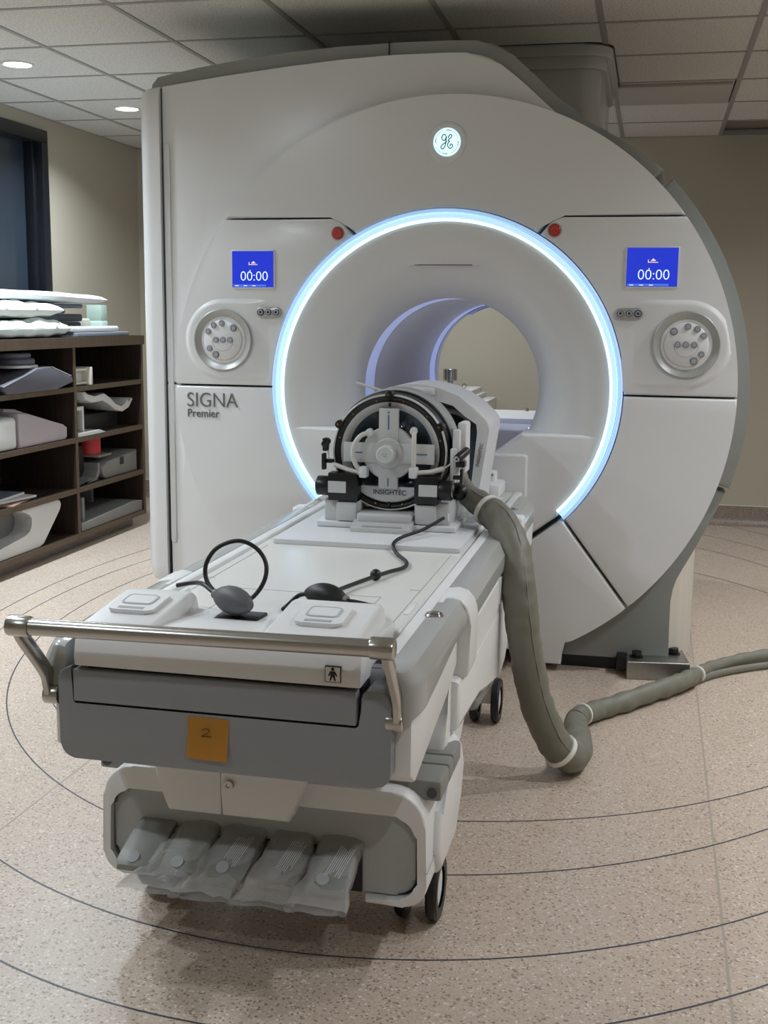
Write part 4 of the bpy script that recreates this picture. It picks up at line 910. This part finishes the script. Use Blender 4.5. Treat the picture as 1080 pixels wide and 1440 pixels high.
# ================================================================== HOSES
HS = thing('cable_hose', (.6, -1.0, 0), 'thick olive grey sheathed hose drooping from the helmet over the table edge to the floor', 'hose')
HP = [(.196, -.80, .905), (.205, -.845, .872), (.242, -.88, .822), (.300, -.91, .785), (.362, -.97, .752), (.408, -1.05, .690), (.434, -1.11, .595), (.450, -1.13, .49), (.470, -1.13, .37), (.500, -1.115, .24), (.548, -1.09, .125), (.592, -1.055, .066), (.612, -.98, .053), (.606, -.88, .050), (.596, -.77, .046), (.590, -.68, .042)]
sp = spline(HP, 10); N = len(sp)
def hr(t):
    base = .029+.020*min(1, max(0, (t-.10)/.16))-.012*max(0, (t-.88)/.12)
    return base*(1+.020*math.sin(t*190)+.014*math.sin(t*83+1))
mb = MB(); mb.tube(sp, .05, 28, True, hr)
for v in mb.bm.verts: v.co += Vector(noise.noise_vector(v.co*24))*.0035+Vector(noise.noise_vector(Vector((v.co.x*9, v.co.y*9, v.co.z*60))))*.0022
mb.build('sheath', 'hose', HS, 60)
def along(pts, t):
    f = t*(len(pts)-1); i = min(int(f), len(pts)-2); return pts[i].lerp(pts[i+1], f-i), (pts[i+1]-pts[i]).normalized()
def strap(pts, t, r, par, wdt=.013):
    p, d = along(pts, t); MB().cyl(p-d*wdt/2, p+d*wdt/2, r, 32, bev=.0015).build('strap', 'strap_white', par)
strap(sp, .215, .050, HS); strap(sp, .70, .0555, HS, .015)
# stitched seam along the camera side
mb = MB(); pts = []
for k in range(22, int(N*.72)):
    p = sp[k]; d = (sp[min(k+1, N-1)]-sp[k-1]).normalized(); v = (CAM*0+Vector((.55, -.75, .35))); v = (v-d*v.dot(d)).normalized(); pts.append(p+v*(hr(k/(N-1))+.0005))
mb.tube(pts, .0016, 6); mb.build('stitching', 'hose_seam', HS)
TH = thing('thin_hose', (1.0, -.1, 0), 'thinner grey sheathed hose snaking across the floor past the steel anchor block', 'hose')
tp = spline([(.592, -.66, .044), (.606, -.60, .042), (.655, -.52, .036), (.74, -.41, .036), (.86, -.25, .040), (.95, -.12, .040), (1.00, .0, .032), (1.06, .12, .028), (1.16, .24, .028), (1.32, .38, .028), (1.55, .55, .028), (2.0, .8, .028)], 9)
mb = MB(); mb.tube(tp, .03, 20, True, lambda t: (.034 if t < .45 else .034-.009*min(1, (t-.45)/.1))*(1+.05*math.sin(t*120)+.03*math.sin(t*53)))
for v in mb.bm.verts:
    v.co += Vector(noise.noise_vector(v.co*25))*.004; v.co.z = max(v.co.z, .002)
mb.build('sheath', 'hose', TH, 60)
strap(tp, .10, .038, TH, .008); strap(tp, .55, .033, TH, .010)
mb = MB(); mb.tube(spline([(.93, -.13, .016), (1.0, -.02, .014), (1.08, .09, .014), (1.2, .20, .014), (1.38, .33, .014), (1.6, .50, .014), (2.0, .75, .014)], 8), .014, 14)
mb.build('branch_cable', 'hose', TH, 60)

# ================================================================== SQUEEZE BULBS, NOTE, BAGS
def bulb(c, direc, r, L, m):
    d = Vector(direc).normalized(); mb = MB(); n = 18; path = []; rad = []
    for i in range(n+1):
        t = i/n; path.append(Vector(c)+d*(t-.5)*L); rad.append(max(.0035, r*math.sin(PI*min(1, t*.93+.03))**.62))
    mb.tube(path, r, 22, True, lambda t: rad[min(n, int(round(t*n)))]); return mb
B1 = thing('squeeze_bulb', (.095, -1.92, ZT), 'black rubber squeeze bulb on the table with a long cord running to the helmet', 'squeeze bulb')
bulb((.096, -1.972, ZT+.031), (.92, -.30, -.04), .0295, .108, 'x').build('bulb', 'black_rubber', B1)
MB().cyl((.143, -1.988, ZT+.029), (.151, -1.990, ZT+.028), .011, 18).build('bulb_collar', 'coil_grey', B1)
MB().tube(spline([(.151, -1.990, ZT+.028), (.17, -1.992, ZT+.027), (.20, -1.998, ZT+.024), (.225, -2.015, ZT+.024), (.238, -2.05, ZT+.016), (.238, -2.075, ZT+.008)], 7), .0052, 10).build('tube', 'black_rubber', B1)
cordp = [(.085, -1.930, ZT+.024), (.095, -1.80, ZT+.012), (.125, -1.70, ZT+.012), (.155, -1.60, ZT+.010), (.180, -1.52, ZT+.007), (.168, -1.44, ZT+.006), (.120, -1.34, ZT+.006), (.095, -1.265, ZT+.016), (.105, -1.20, ZT+.024), (.150, -1.12, ZT+.034), (.200, -1.05, ZT+.06)]
MB().tube(spline(cordp, 8), .0052, 10).build('cord', 'black_rubber', B1)
MB().ball((.136, -1.655, ZT+.014), .0145).build('cord_bead', 'black_rubber', B1)
MB().tube(spline([(.052, -1.958, ZT+.030), (.028, -1.955, ZT+.024), (.012, -1.985, ZT+.008), (.012, -2.02, ZT+.007)], 7), .0052, 10).build('tube', 'black_rubber', B1)
MB().tube(spline([(.10, -2.02, ZT+.012), (.115, -2.0, ZT+.028), (.15, -2.0, ZT+.028), (.165, -2.03, ZT+.02), (.16, -2.06, ZT+.022)], 7), .004, 8).build('tube', 'black_rubber', B1)
B2 = thing('squeeze_bulb', (-.07, -2.14, ZT), 'grey rubber squeeze bulb at the table end with a looped black tube', 'squeeze bulb')
bulb((-.052, -2.165, .768), (.85, -.5, -.05), .030, .115, 'x').build('bulb', 'grey_rubber', B2)
MB().cyl((-.104, -2.134, .772), (-.095, -2.139, .771), .011, 18).build('bulb_collar', 'coil_grey', B2)
MB().tube(spline([(-.104, -2.134, .772), (-.14, -2.10, .780), (-.175, -2.05, .772), (-.205, -2.03, .765), (-.235, -2.03, .758)], 7), .0052, 10).build('tube', 'black_rubber', B2)
lp = [(-.10, -2.125, .765), (-.135, -2.10, .79), (-.140, -2.09, .825), (-.118, -2.08, .860), (-.075, -2.07, .876), (-.035, -2.07, .864), (-.008, -2.08, .835), (-.005, -2.095, .80), (-.025, -2.11, .765), (-.06, -2.13, .745)]
MB().tube(spline(lp, 7), .0048, 10).build('tube_loop', 'black_rubber', B2)
MB().box(-.085, .012, -2.195, -2.125, .728, .7365, .003).build('bulb_cradle', 'black_plastic', B2)
NT = thing('sticky_note', (-.024, -2.39, .51), 'square orange sticky note with a handwritten 2 on the grey table front', 'note')
mb = MB()
def note(u, v):
    x = -.0645+u*.084-(1-v)*.003; z = .505+v*.083
    return (x, -2.3862-.010*(1-v)**2.2*(.6+.4*u), z)
mb.grid(note, 8, 12)
g = bmesh.ops.solidify(mb.bm, geom=mb.bm.faces[:], thickness=.0004); mb.build('sheet', 'note_orange', NT, None)
stroke([(-.010, .006), (-.003, .010), (.006, .008), (.004, .003), (-.004, -.003), (-.010, -.006), (.010, -.005)], .0007, 'handwriting', 'pencil', NT, (-.026, .557), -2.3895)
# clear plastic bags over four pedals
BL = ['clear plastic bag over the second foot pedal from the left, its corner folded left', 'clear plastic bag over the middle foot pedal', 'clear printed plastic bag over the fourth foot pedal from the left', 'clear printed plastic bag over the rightmost foot pedal']
for i, x in enumerate(PX[1:]):
    bg = thing('plastic_bag', (x, -2.25, .15), BL[i], 'plastic bag', 'bags over the foot pedals')
    rnd = random.Random(i+3); lean = (-.055, -.045, -.022, -.012)[i]; flare = (.012, .010, .012, .008)[i]
    def ring(t, rnd=rnd, x=x, lean=lean, flare=flare):
        # t: 0 at the panel, 1 at the open end
        y = -2.130-.185*t; zt = .264-.058*t-.022*max(0, t-.6)*2.5; zb = .208-.034*t-.012*t*t
        hw = .0475+flare*t+.018*max(0, t-.7)*2; cx = x+lean*t*t
        pts = []
        for k in range(28):
            a_ = 2*PI*k/28; c_, s_ = math.cos(a_), math.sin(a_)
            px = cx+hw*math.copysign(abs(c_)**.45, c_); pz_ = (zt+zb)/2+(zt-zb)/2*math.copysign(abs(s_)**.55, s_)*(1-.55*max(0, t-.75)*4*.6)
            q = Vector((px, y, pz_)); nv = noise.noise_vector(q*26+Vector((i*7, 0, 0)))
            n2 = noise.noise_vector(q*70); pts.append(q+Vector((nv.x*.008+n2.x*.003, nv.y*.016*t, nv.z*.008+n2.z*.004+.003*(1-t))))
        return pts
    mb = MB(); rows = []
    for j in range(15): rows.append([mb.bm.verts.new(p) for p in ring(j/14)])
    for A, B in zip(rows, rows[1:]):
        for k in range(28): mb.bm.faces.new((A[k], A[(k+1) % 28], B[(k+1) % 28], B[k]))
    mb.build('film', 'bag_film', bg, 70)
    if i in (1, 2, 3):
        for k in range(8):
            M_ = Matrix.Translation((x+.014+lean*.2+.005*k*.6-.006, -2.20-.0, .2465)) @ Matrix.Rotation(math.radians(18.5), 4, 'X') @ Matrix.Rotation(math.radians(80), 4, 'Z')
            L = .05+.03*rnd.random()
            MB().box(-L*.8, L*.4, -.0006-.0045*k+.016, .0006-.0045*k+.016, 0, .0004, M=Matrix.Translation((x+.022+lean*.2, -2.215, .246)) @ Matrix.Rotation(math.radians(18.5), 4, 'X') @ Matrix.Rotation(math.radians(80), 4, 'Z')).build('print_line', 'pad_white', bg, None)

# ================================================================== SHELVES ON THE LEFT AND WHAT LIES ON THEM
XF = -2.40; XB = XL+.012
SU = thing('shelf_unit', (-2.65, 1.2, 0), 'long dark wooden open shelf unit standing along the left wall', 'shelf')
BY = [-.15, .75, 1.65, 2.55]; SZ = [.10, .365, .655, .945]
MB().box(XB, XF-.09, BY[0], BY[-1], 0, .072).build('plinth', 'base_vinyl', SU, None)
tp_ = MB().box(XB, XF+.01, BY[0]-.02, BY[-1]+.02, 1.166, 1.222, .002).build('top_board', 'wood_dark', SU)
MB().box(XF+.0095, XF+.012, BY[0]-.02, BY[-1]+.02, 1.166, 1.222).build('edge_band', 'wood_edge', tp_, None)
MB().box(XB, XB+.012, BY[0], BY[-1], .072, 1.166).build('back_board', 'wood_dark', SU, None)
for y in BY:
    d = MB().box(XB, XF, y-.014, y+.014, .072, 1.166).build('divider', 'wood_dark', SU, None)
    MB().box(XF-.0005, XF+.002, y-.014, y+.014, .072, 1.166).build('edge_band', 'wood_edge', d, None)
for i in range(3):
    for z in SZ:
        d = MB().box(XB, XF-.002, BY[i]+.014, BY[i+1]-.014, z-.028, z).build('shelf_board', 'wood_dark', SU, None)
        MB().box(XF-.0025, XF+.001, BY[i]+.014, BY[i+1]-.014, z-.028, z).build('edge_band', 'wood_edge', d, None)
def solo(mb, name, m, label, cat, group=None, smooth=35): return tag(mb.build(name, m, None, smooth), label, cat, group)
def pillow(name, c, sx_, sy_, sz_, label, seed):
    mb = MB(); n1, n2 = 26, 34
    def f(sgn):
        def g(u, v):
            a_, b_ = u*2-1, v*2-1
            e = max(0, (1-abs(a_)**3.2))*max(0, (1-abs(b_)**3.2)); h = e**.42
            p = Vector((c[0]+a_*sx_*(1-.06*b_*b_), c[1]+b_*sy_*(1-.05*a_*a_), c[2]+sgn*sz_*h))
            nv = noise.noise_vector(Vector((a_*2.2+seed, b_*3.5, sgn*.4)))
            p.z += nv.z*.016*h*(1.6 if sgn > 0 else .3)+.010*math.sin(b_*16+a_*3+seed)*h*(1-h)*2; p.x += nv.x*.008; return p
        return g
    mb.grid(f(1), n1, n2); mb.grid(f(-1), n1, n2); bmesh.ops.remove_doubles(mb.bm, verts=mb.bm.verts[:], dist=.0006)
    return solo(mb, name, 'pillow', label, 'pillow', 'pillows on the shelf unit', 80)
pillow('pillow', (-2.51, 1.20, 1.272), .098, .50, .047, 'white pillow lying directly on the shelf top, under another pillow', 1.3)
pillow('pillow', (-2.515, 1.14, 1.372), .096, .49, .040, 'white pillow lying on top of the lower pillow', 4.1)
def slab(name, x0, x1, y0, y1, z0, z1, m, label, cat='pad', bev=.012, group='pads stacked on the shelf unit'):
    return solo(MB().box(x0, x1, y0, y1, z0, z1, bev, 3), name, m, label, cat, group)
slab('foam_pad', -2.87, -2.615, .75, 2.15, 1.2225, 1.262, 'foam_white', 'long pale pad lying flat against the wall at the bottom of the stack')
slab('foam_pad', -2.87, -2.615, .80, 2.17, 1.264, 1.305, 'foam_dark', 'dark grey foam pad second from the bottom of the wall stack')
slab('foam_pad', -2.87, -2.615, .78, 2.19, 1.308, 1.352, 'foam_dark', 'dark grey foam pad in the middle of the wall stack')
slab('foam_pad', -2.87, -2.615, .80, 1.98, 1.354, 1.384, 'foam_dark', 'short dark grey foam pad third from the top of the wall stack')
slab('foam_pad', -2.87, -2.615, .75, 2.20, 1.386, 1.412, 'foam_grey', 'grey foam pad directly under the big white mattress')
mb = MB()
def matt(sgn):
    def g(u, v):
        a_, b_ = u*2-1, v*2-1; e = (1-abs(a_)**9)*(1-abs(b_)**14); h = max(0, e)**.4
        x = -2.675+a_*.205; y = 1.30+b_*.90
        z = 1.440+sgn*.026*h+.012*math.cos(b_*1.8)-.003*(1-abs(math.sin(b_*5)))*(sgn > 0)
        return Vector((x+.02*b_, y, z))
    return g
mb.grid(matt(1), 20, 40); mb.grid(matt(-1), 20, 40); bmesh.ops.remove_doubles(mb.bm, verts=mb.bm.verts[:], dist=.0006)
solo(mb, 'mattress', 'foam_white', 'big thin white mattress pad lying on top of the stack by the window', 'pad', None, 60)
slab('foam_pad', -2.61, -2.42, 1.74, 2.42, 1.2225, 1.247, 'foam_grey', 'flat grey pad lying on the shelf top right of the pillows', bev=.004)
slab('foam_pad', -2.60, -2.44, 1.72, 2.32, 1.249, 1.282, 'foam_white', 'flat pale pad lying on the grey pad right of the pillows', bev=.012)
slab('foam_block', -2.83, -2.70, 2.30, 2.46, 1.2225, 1.325, 'coil_cream', 'cream foam block at the back of the shelf top', 'block', .012, None)
slab('foam_block', -2.74, -2.63, 2.47, 2.56, 1.2225, 1.31, 'mint', 'pale mint block beside the green glass box', 'block', .008, None)
gb = thing('glass_box', (-2.685, 2.515, 1.312), 'small green tinted glass box sitting on the mint block', 'box')
for b_ in ((-2.735, -2.635, 2.475, 2.481, 1.3105, 1.41), (-2.735, -2.635, 2.549, 2.555, 1.3105, 1.41), (-2.735, -2.729, 2.481, 2.549, 1.3105, 1.41), (-2.641, -2.635, 2.481, 2.549, 1.3105, 1.41)): MB().box(*b_, .001).build('pane', 'green_glass', gb)
# upper left bay: blue grey wedge coil with round cushions
k = thing('wedge_coil', (-2.55, 1.3, .9455), 'dark blue-grey angular coil on the top shelf left of the divider', 'medical coil')
MB().prism([(.92, .946), (.86, .99), (1.10, 1.035), (1.22, 1.07), (1.36, 1.07), (1.60, 1.005), (1.61, .975), (1.42, .946)], 'x', -2.76, -2.385, .008, 2, True).build('body', 'coil_blue', k)
MB().prism([(1.40, 1.0665), (1.615, 1.008), (1.615, 1.012), (1.40, 1.0705)], 'x', -2.50, -2.40).build('top_facet', 'coil_white', k)
MB().prism(rrect(-2.66, -2.42, 1.10, 1.36, .10), 'z', 1.068, 1.082, .003, 2, True).build('tray', 'coil_white', k)
MB().lathe([(0, 0), (.115, 0), (.122, .008), (.122, .026), (.115, .034), (0, .034)], (-2.54, 1.22, 1.084), 'z', n=40).build('round_cushion', 'coil_blue', k)
MB().lathe([(0, 0), (.105, 0), (.112, .006), (.112, .022), (.105, .028), (0, .028)], (-2.54, 1.20, 1.1195), 'z', n=40).build('round_cushion', 'coil_blue', k)
# second shelf left
slab('coil_case', -2.72, -2.41, .80, 1.035, .6555, .825, 'coil_white', 'white rounded plastic case on the second shelf left of the mauve wedge', 'case', .025, None)
k = thing('sloped_coil', (-2.57, 1.3, .6555), 'mauve wedge-shaped coil cover on the second shelf', 'medical coil')
MB().prism([(1.06, .656), (1.555, .656), (1.575, .668), (1.575, .725), (1.53, .742), (1.15, .835), (1.06, .84)], 'x', -2.76, -2.415, .010, 3, True).build('body', 'coil_mauve', k)
MB().prism([(1.06, .838), (1.16, .836), (1.52, .742), (1.50, .760), (1.42, .782), (1.17, .852), (1.06, .862)], 'x', -2.76, -2.50, .006, 2, True).build('lid', 'coil_mauve', k)
# papers
for i, (y, x, a_, m, lb) in enumerate(((1.10, -2.55, 12, 'folder', 'brown folder under the booklets on the third shelf'), (1.04, -2.57, -8, 'paper', 'white printed booklet on the brown folder'), (1.02, -2.60, 5, 'print_grey', 'grey printed booklet on top of the paper pile'))):
    M_ = Matrix.Translation((x, y, .3655+i*.012)) @ Matrix.Rotation(math.radians(a_), 4, 'Z')
    k = thing('booklet', (x, y, .3655+i*.012), lb, 'booklet')
    MB().box(-.12, .12, -.20, .20, 0, .011 if i else .008, .001, 1, M_).build('pages', m if i != 2 else 'paper', k)
    MB().box(-.118, .118, -.198, .198, .0112, .0117, M=M_).build('cover', 'print_grey' if i == 2 else 'paper', k, None) if i else None
# bottom left: white coil shell with big opening
k = thing('coil_shell', (-2.6, 1.1, .1005), 'white curved coil shell with a dark opening on the bottom left shelf', 'medical coil')
out_ = [(.80, .101), (1.22, .101), (1.27, .112), (1.46, .27), (1.475, .30), (1.465, .320), (1.44, .332), (1.06, .332), (1.055, .325), (1.085, .312), (1.13, .30), (1.155, .275), (1.155, .235), (1.13, .20), (1.08, .185), (.80, .165)]
MB().prism(out_, 'x', -2.80, -2.415, .012, 3, True).build('shell', 'coil_white', k)
MB().prism([(.80, .166), (1.08, .186), (1.13, .201), (1.155, .236), (1.155, .275), (1.13, .30), (1.06, .322), (.80, .322)], 'x', -2.80, -2.52).build('inner_wall', 'coil_grey', k, None)
# upper right bay: cream bracket with rods
k = thing('rod_bracket', (-2.44, 1.76, .9455), 'cream bracket with short rods on the top shelf right of the divider', 'bracket')
MB().box(-2.475, -2.455, 1.755, 1.85, .9465, 1.045, .003).build('plate', 'coil_cream', k)
MB().box(-2.50, -2.40, 1.845, 1.872, .9465, 1.05, .003).build('plate', 'coil_cream', k)
for z in (1.036, .958): MB().cyl((-2.43, 1.70, z), (-2.43, 1.85, z), .008, 14).build('rod', 'coil_cream', k)
MB().cyl((-2.43, 1.87, 1.0), (-2.43, 1.905, 1.0), .006, 14).build('rod', 'coil_cream', k)
# second shelf right
k = thing('curved_coil', (-2.6, 2.2, .74), 'white curved cradle coil on the second shelf right of the divider', 'medical coil')
mb = MB(); oo = [(1.80, .905), (1.83, .86), (1.92, .835), (2.05, .845), (2.14, .81), (2.22, .772), (2.32, .755), (2.41, .775), (2.47, .825)]
ii = [(2.45, .833), (2.40, .805), (2.385, .835), (2.36, .80), (2.30, .785), (2.22, .805), (2.15, .85), (2.07, .885), (1.95, .868), (1.86, .885), (1.83, .908)]
MB().prism(oo+ii, 'x', -2.74, -2.43, .004, 2, True).build('cradle', 'coil_white', k)
MB().box(-2.78, -2.53, 1.95, 2.45, .6555, .752, .004).build('black_base', 'coil_black', k)
k = thing('frame_stand', (-2.46, 1.85, .6555), 'small white frame standing on a flat white plate', 'stand')
MB().prism([(1.68, .656), (2.03, .656), (1.96, .675), (1.68, .675)], 'x', -2.50, -2.405, .002).build('plate', 'coil_white', k)
for y in (1.69, 1.805): MB().box(-2.475, -2.44, y, y+.022, .675, .80, .002).build('post', 'coil_white', k)
MB().box(-2.475, -2.44, 1.69, 1.827, .80, .822, .002).build('crossbar', 'coil_white', k)
# third shelf right
k = thing('grey_coil', (-2.55, 2.2, .3655), 'dark grey rounded coil on the third shelf below the red tub', 'medical coil')
MB().prism([(2.06, .366), (2.5, .366), (2.5, .50), (2.10, .47), (2.0, .45), (2.01, .41), (2.03, .38)], 'x', -2.75, -2.425, .01, 2, True).build('body', 'coil_grey', k)
MB().box(-2.4255, -2.422, 2.25, 2.30, .43, .475).build('badge', 'coil_black', k, None)
k = thing('black_coil', (-2.55, 1.8, .3655), 'black stepped coil with a hooked edge on the third shelf', 'medical coil')
MB().prism([(1.70, .366), (1.80, .366), (1.84, .39), (1.93, .39), (1.96, .43), (1.96, .47), (1.985, .47), (1.985, .42), (1.96, .372), (1.90, .366), (1.98, .366), (1.98, .47), (1.90, .50), (1.72, .50)][:9]+[(1.97, .40), (1.94, .372)], 'x', -2.72, -2.43, .004).build('body', 'coil_grey', k)
MB().box(-2.78, -2.52, 1.72, 1.97, .367, .58, .01).build('housing', 'coil_black', k)
k = thing('red_tub', (-2.50, 2.06, .5), 'bright red round tub standing on a grey plate on the third shelf', 'tub')
MB().lathe([(0, 0), (.062, 0), (.065, .004), (.065, .10), (.062, .104), (.055, .104), (.055, .02), (0, .02)], (-2.53, 2.06, .513), 'z', n=32).build('tub', 'box_red', k)
MB().box(-2.62, -2.44, 1.995, 2.17, .501, .5125, .002).build('plate', 'coil_grey', k)
# bottom right
k = thing('flat_coil', (-2.6, 2.1, .1005), 'long grey flat coil base with uprights on the bottom right shelf', 'medical coil')
MB().prism([(1.70, .101), (2.53, .101), (2.53, .165), (2.40, .178), (1.70, .15)], 'x', -2.78, -2.41, .004, 2, True).build('base', 'coil_grey', k)
for y0, y1, x0, x1, z in ((1.71, 1.73, -2.5, -2.44, .30), (1.77, 1.80, -2.5, -2.44, .29), (1.92, 2.0, -2.7, -2.6, .25), (2.3, 2.33, -2.76, -2.65, .33)): MB().box(x0, x1, y0, y1, .15, z, .003).build('upright', 'coil_grey', k)

# ================================================================== SEEN THROUGH THE BORE
k = thing('rear_cart', (.0, 2.4, 0), 'low white cart standing behind the scanner, seen through the bore', 'cart')
MB().box(-.35, .42, 2.12, 2.72, .76, .802, .008, 2).build('cart_top', 'table_white', k)
MB().box(-.30, .38, 2.18, 2.66, .12, .76, .01, 2).build('cabinet', 'table_white', k)
for x in (-.25, .33):
    for y in (2.24, 2.6): MB().lathe([(0, -.015), (.05, -.015), (.058, -.008), (.058, .008), (.05, .015), (0, .015)], (x, y, .0585), 'x', n=24).build('wheel', 'black_rubber', k)
MB().cyl((.055, 2.66, .802), (.055, 2.66, .822), .011, 14, r1=.006).build('knob', 'coil_grey', k)
k = thing('stepped_cabinet', (-.7, 3.2, 0), 'white cabinet with a stepped edge by the back wall, seen through the bore', 'cabinet')
for x1, z0, z1 in ((-.335, .862, .897), (-.305, .830, .862), (-.235, .05, .830)): MB().box(-1.2, x1, 3.02, 3.45, z0, z1, .003).build('cabinet_step', 'coil_white', k)
k = thing('metal_canister', (-.50, 3.12, .8975), 'grey metal canister standing on the stepped cabinet', 'canister')
MB().lathe([(0, 0), (.05, 0), (.052, .003), (.052, .02), (.020, .03), (.020, .05), (.046, .055), (.046, .125), (.043, .128), (0, .128)], (-.50, 3.12, .898), 'z', n=32).build('body', 'steel', k)
k = thing('wire_tool', (-.43, 3.06, .8975), 'small orange-handled wire tool lying beside the metal canister', 'tool')
MB().tube(spline([(-.47, 3.06, .903), (-.44, 3.055, .912), (-.41, 3.05, .905)], 5), .006, 8).build('handle', 'folder', k)
MB().tube([(-.395+.014*math.cos(t), 3.05, .921+.014*math.sin(t)) for t in [i*PI/8 for i in range(17)]], .0022, 6).build('loop', 'black_plastic', k)
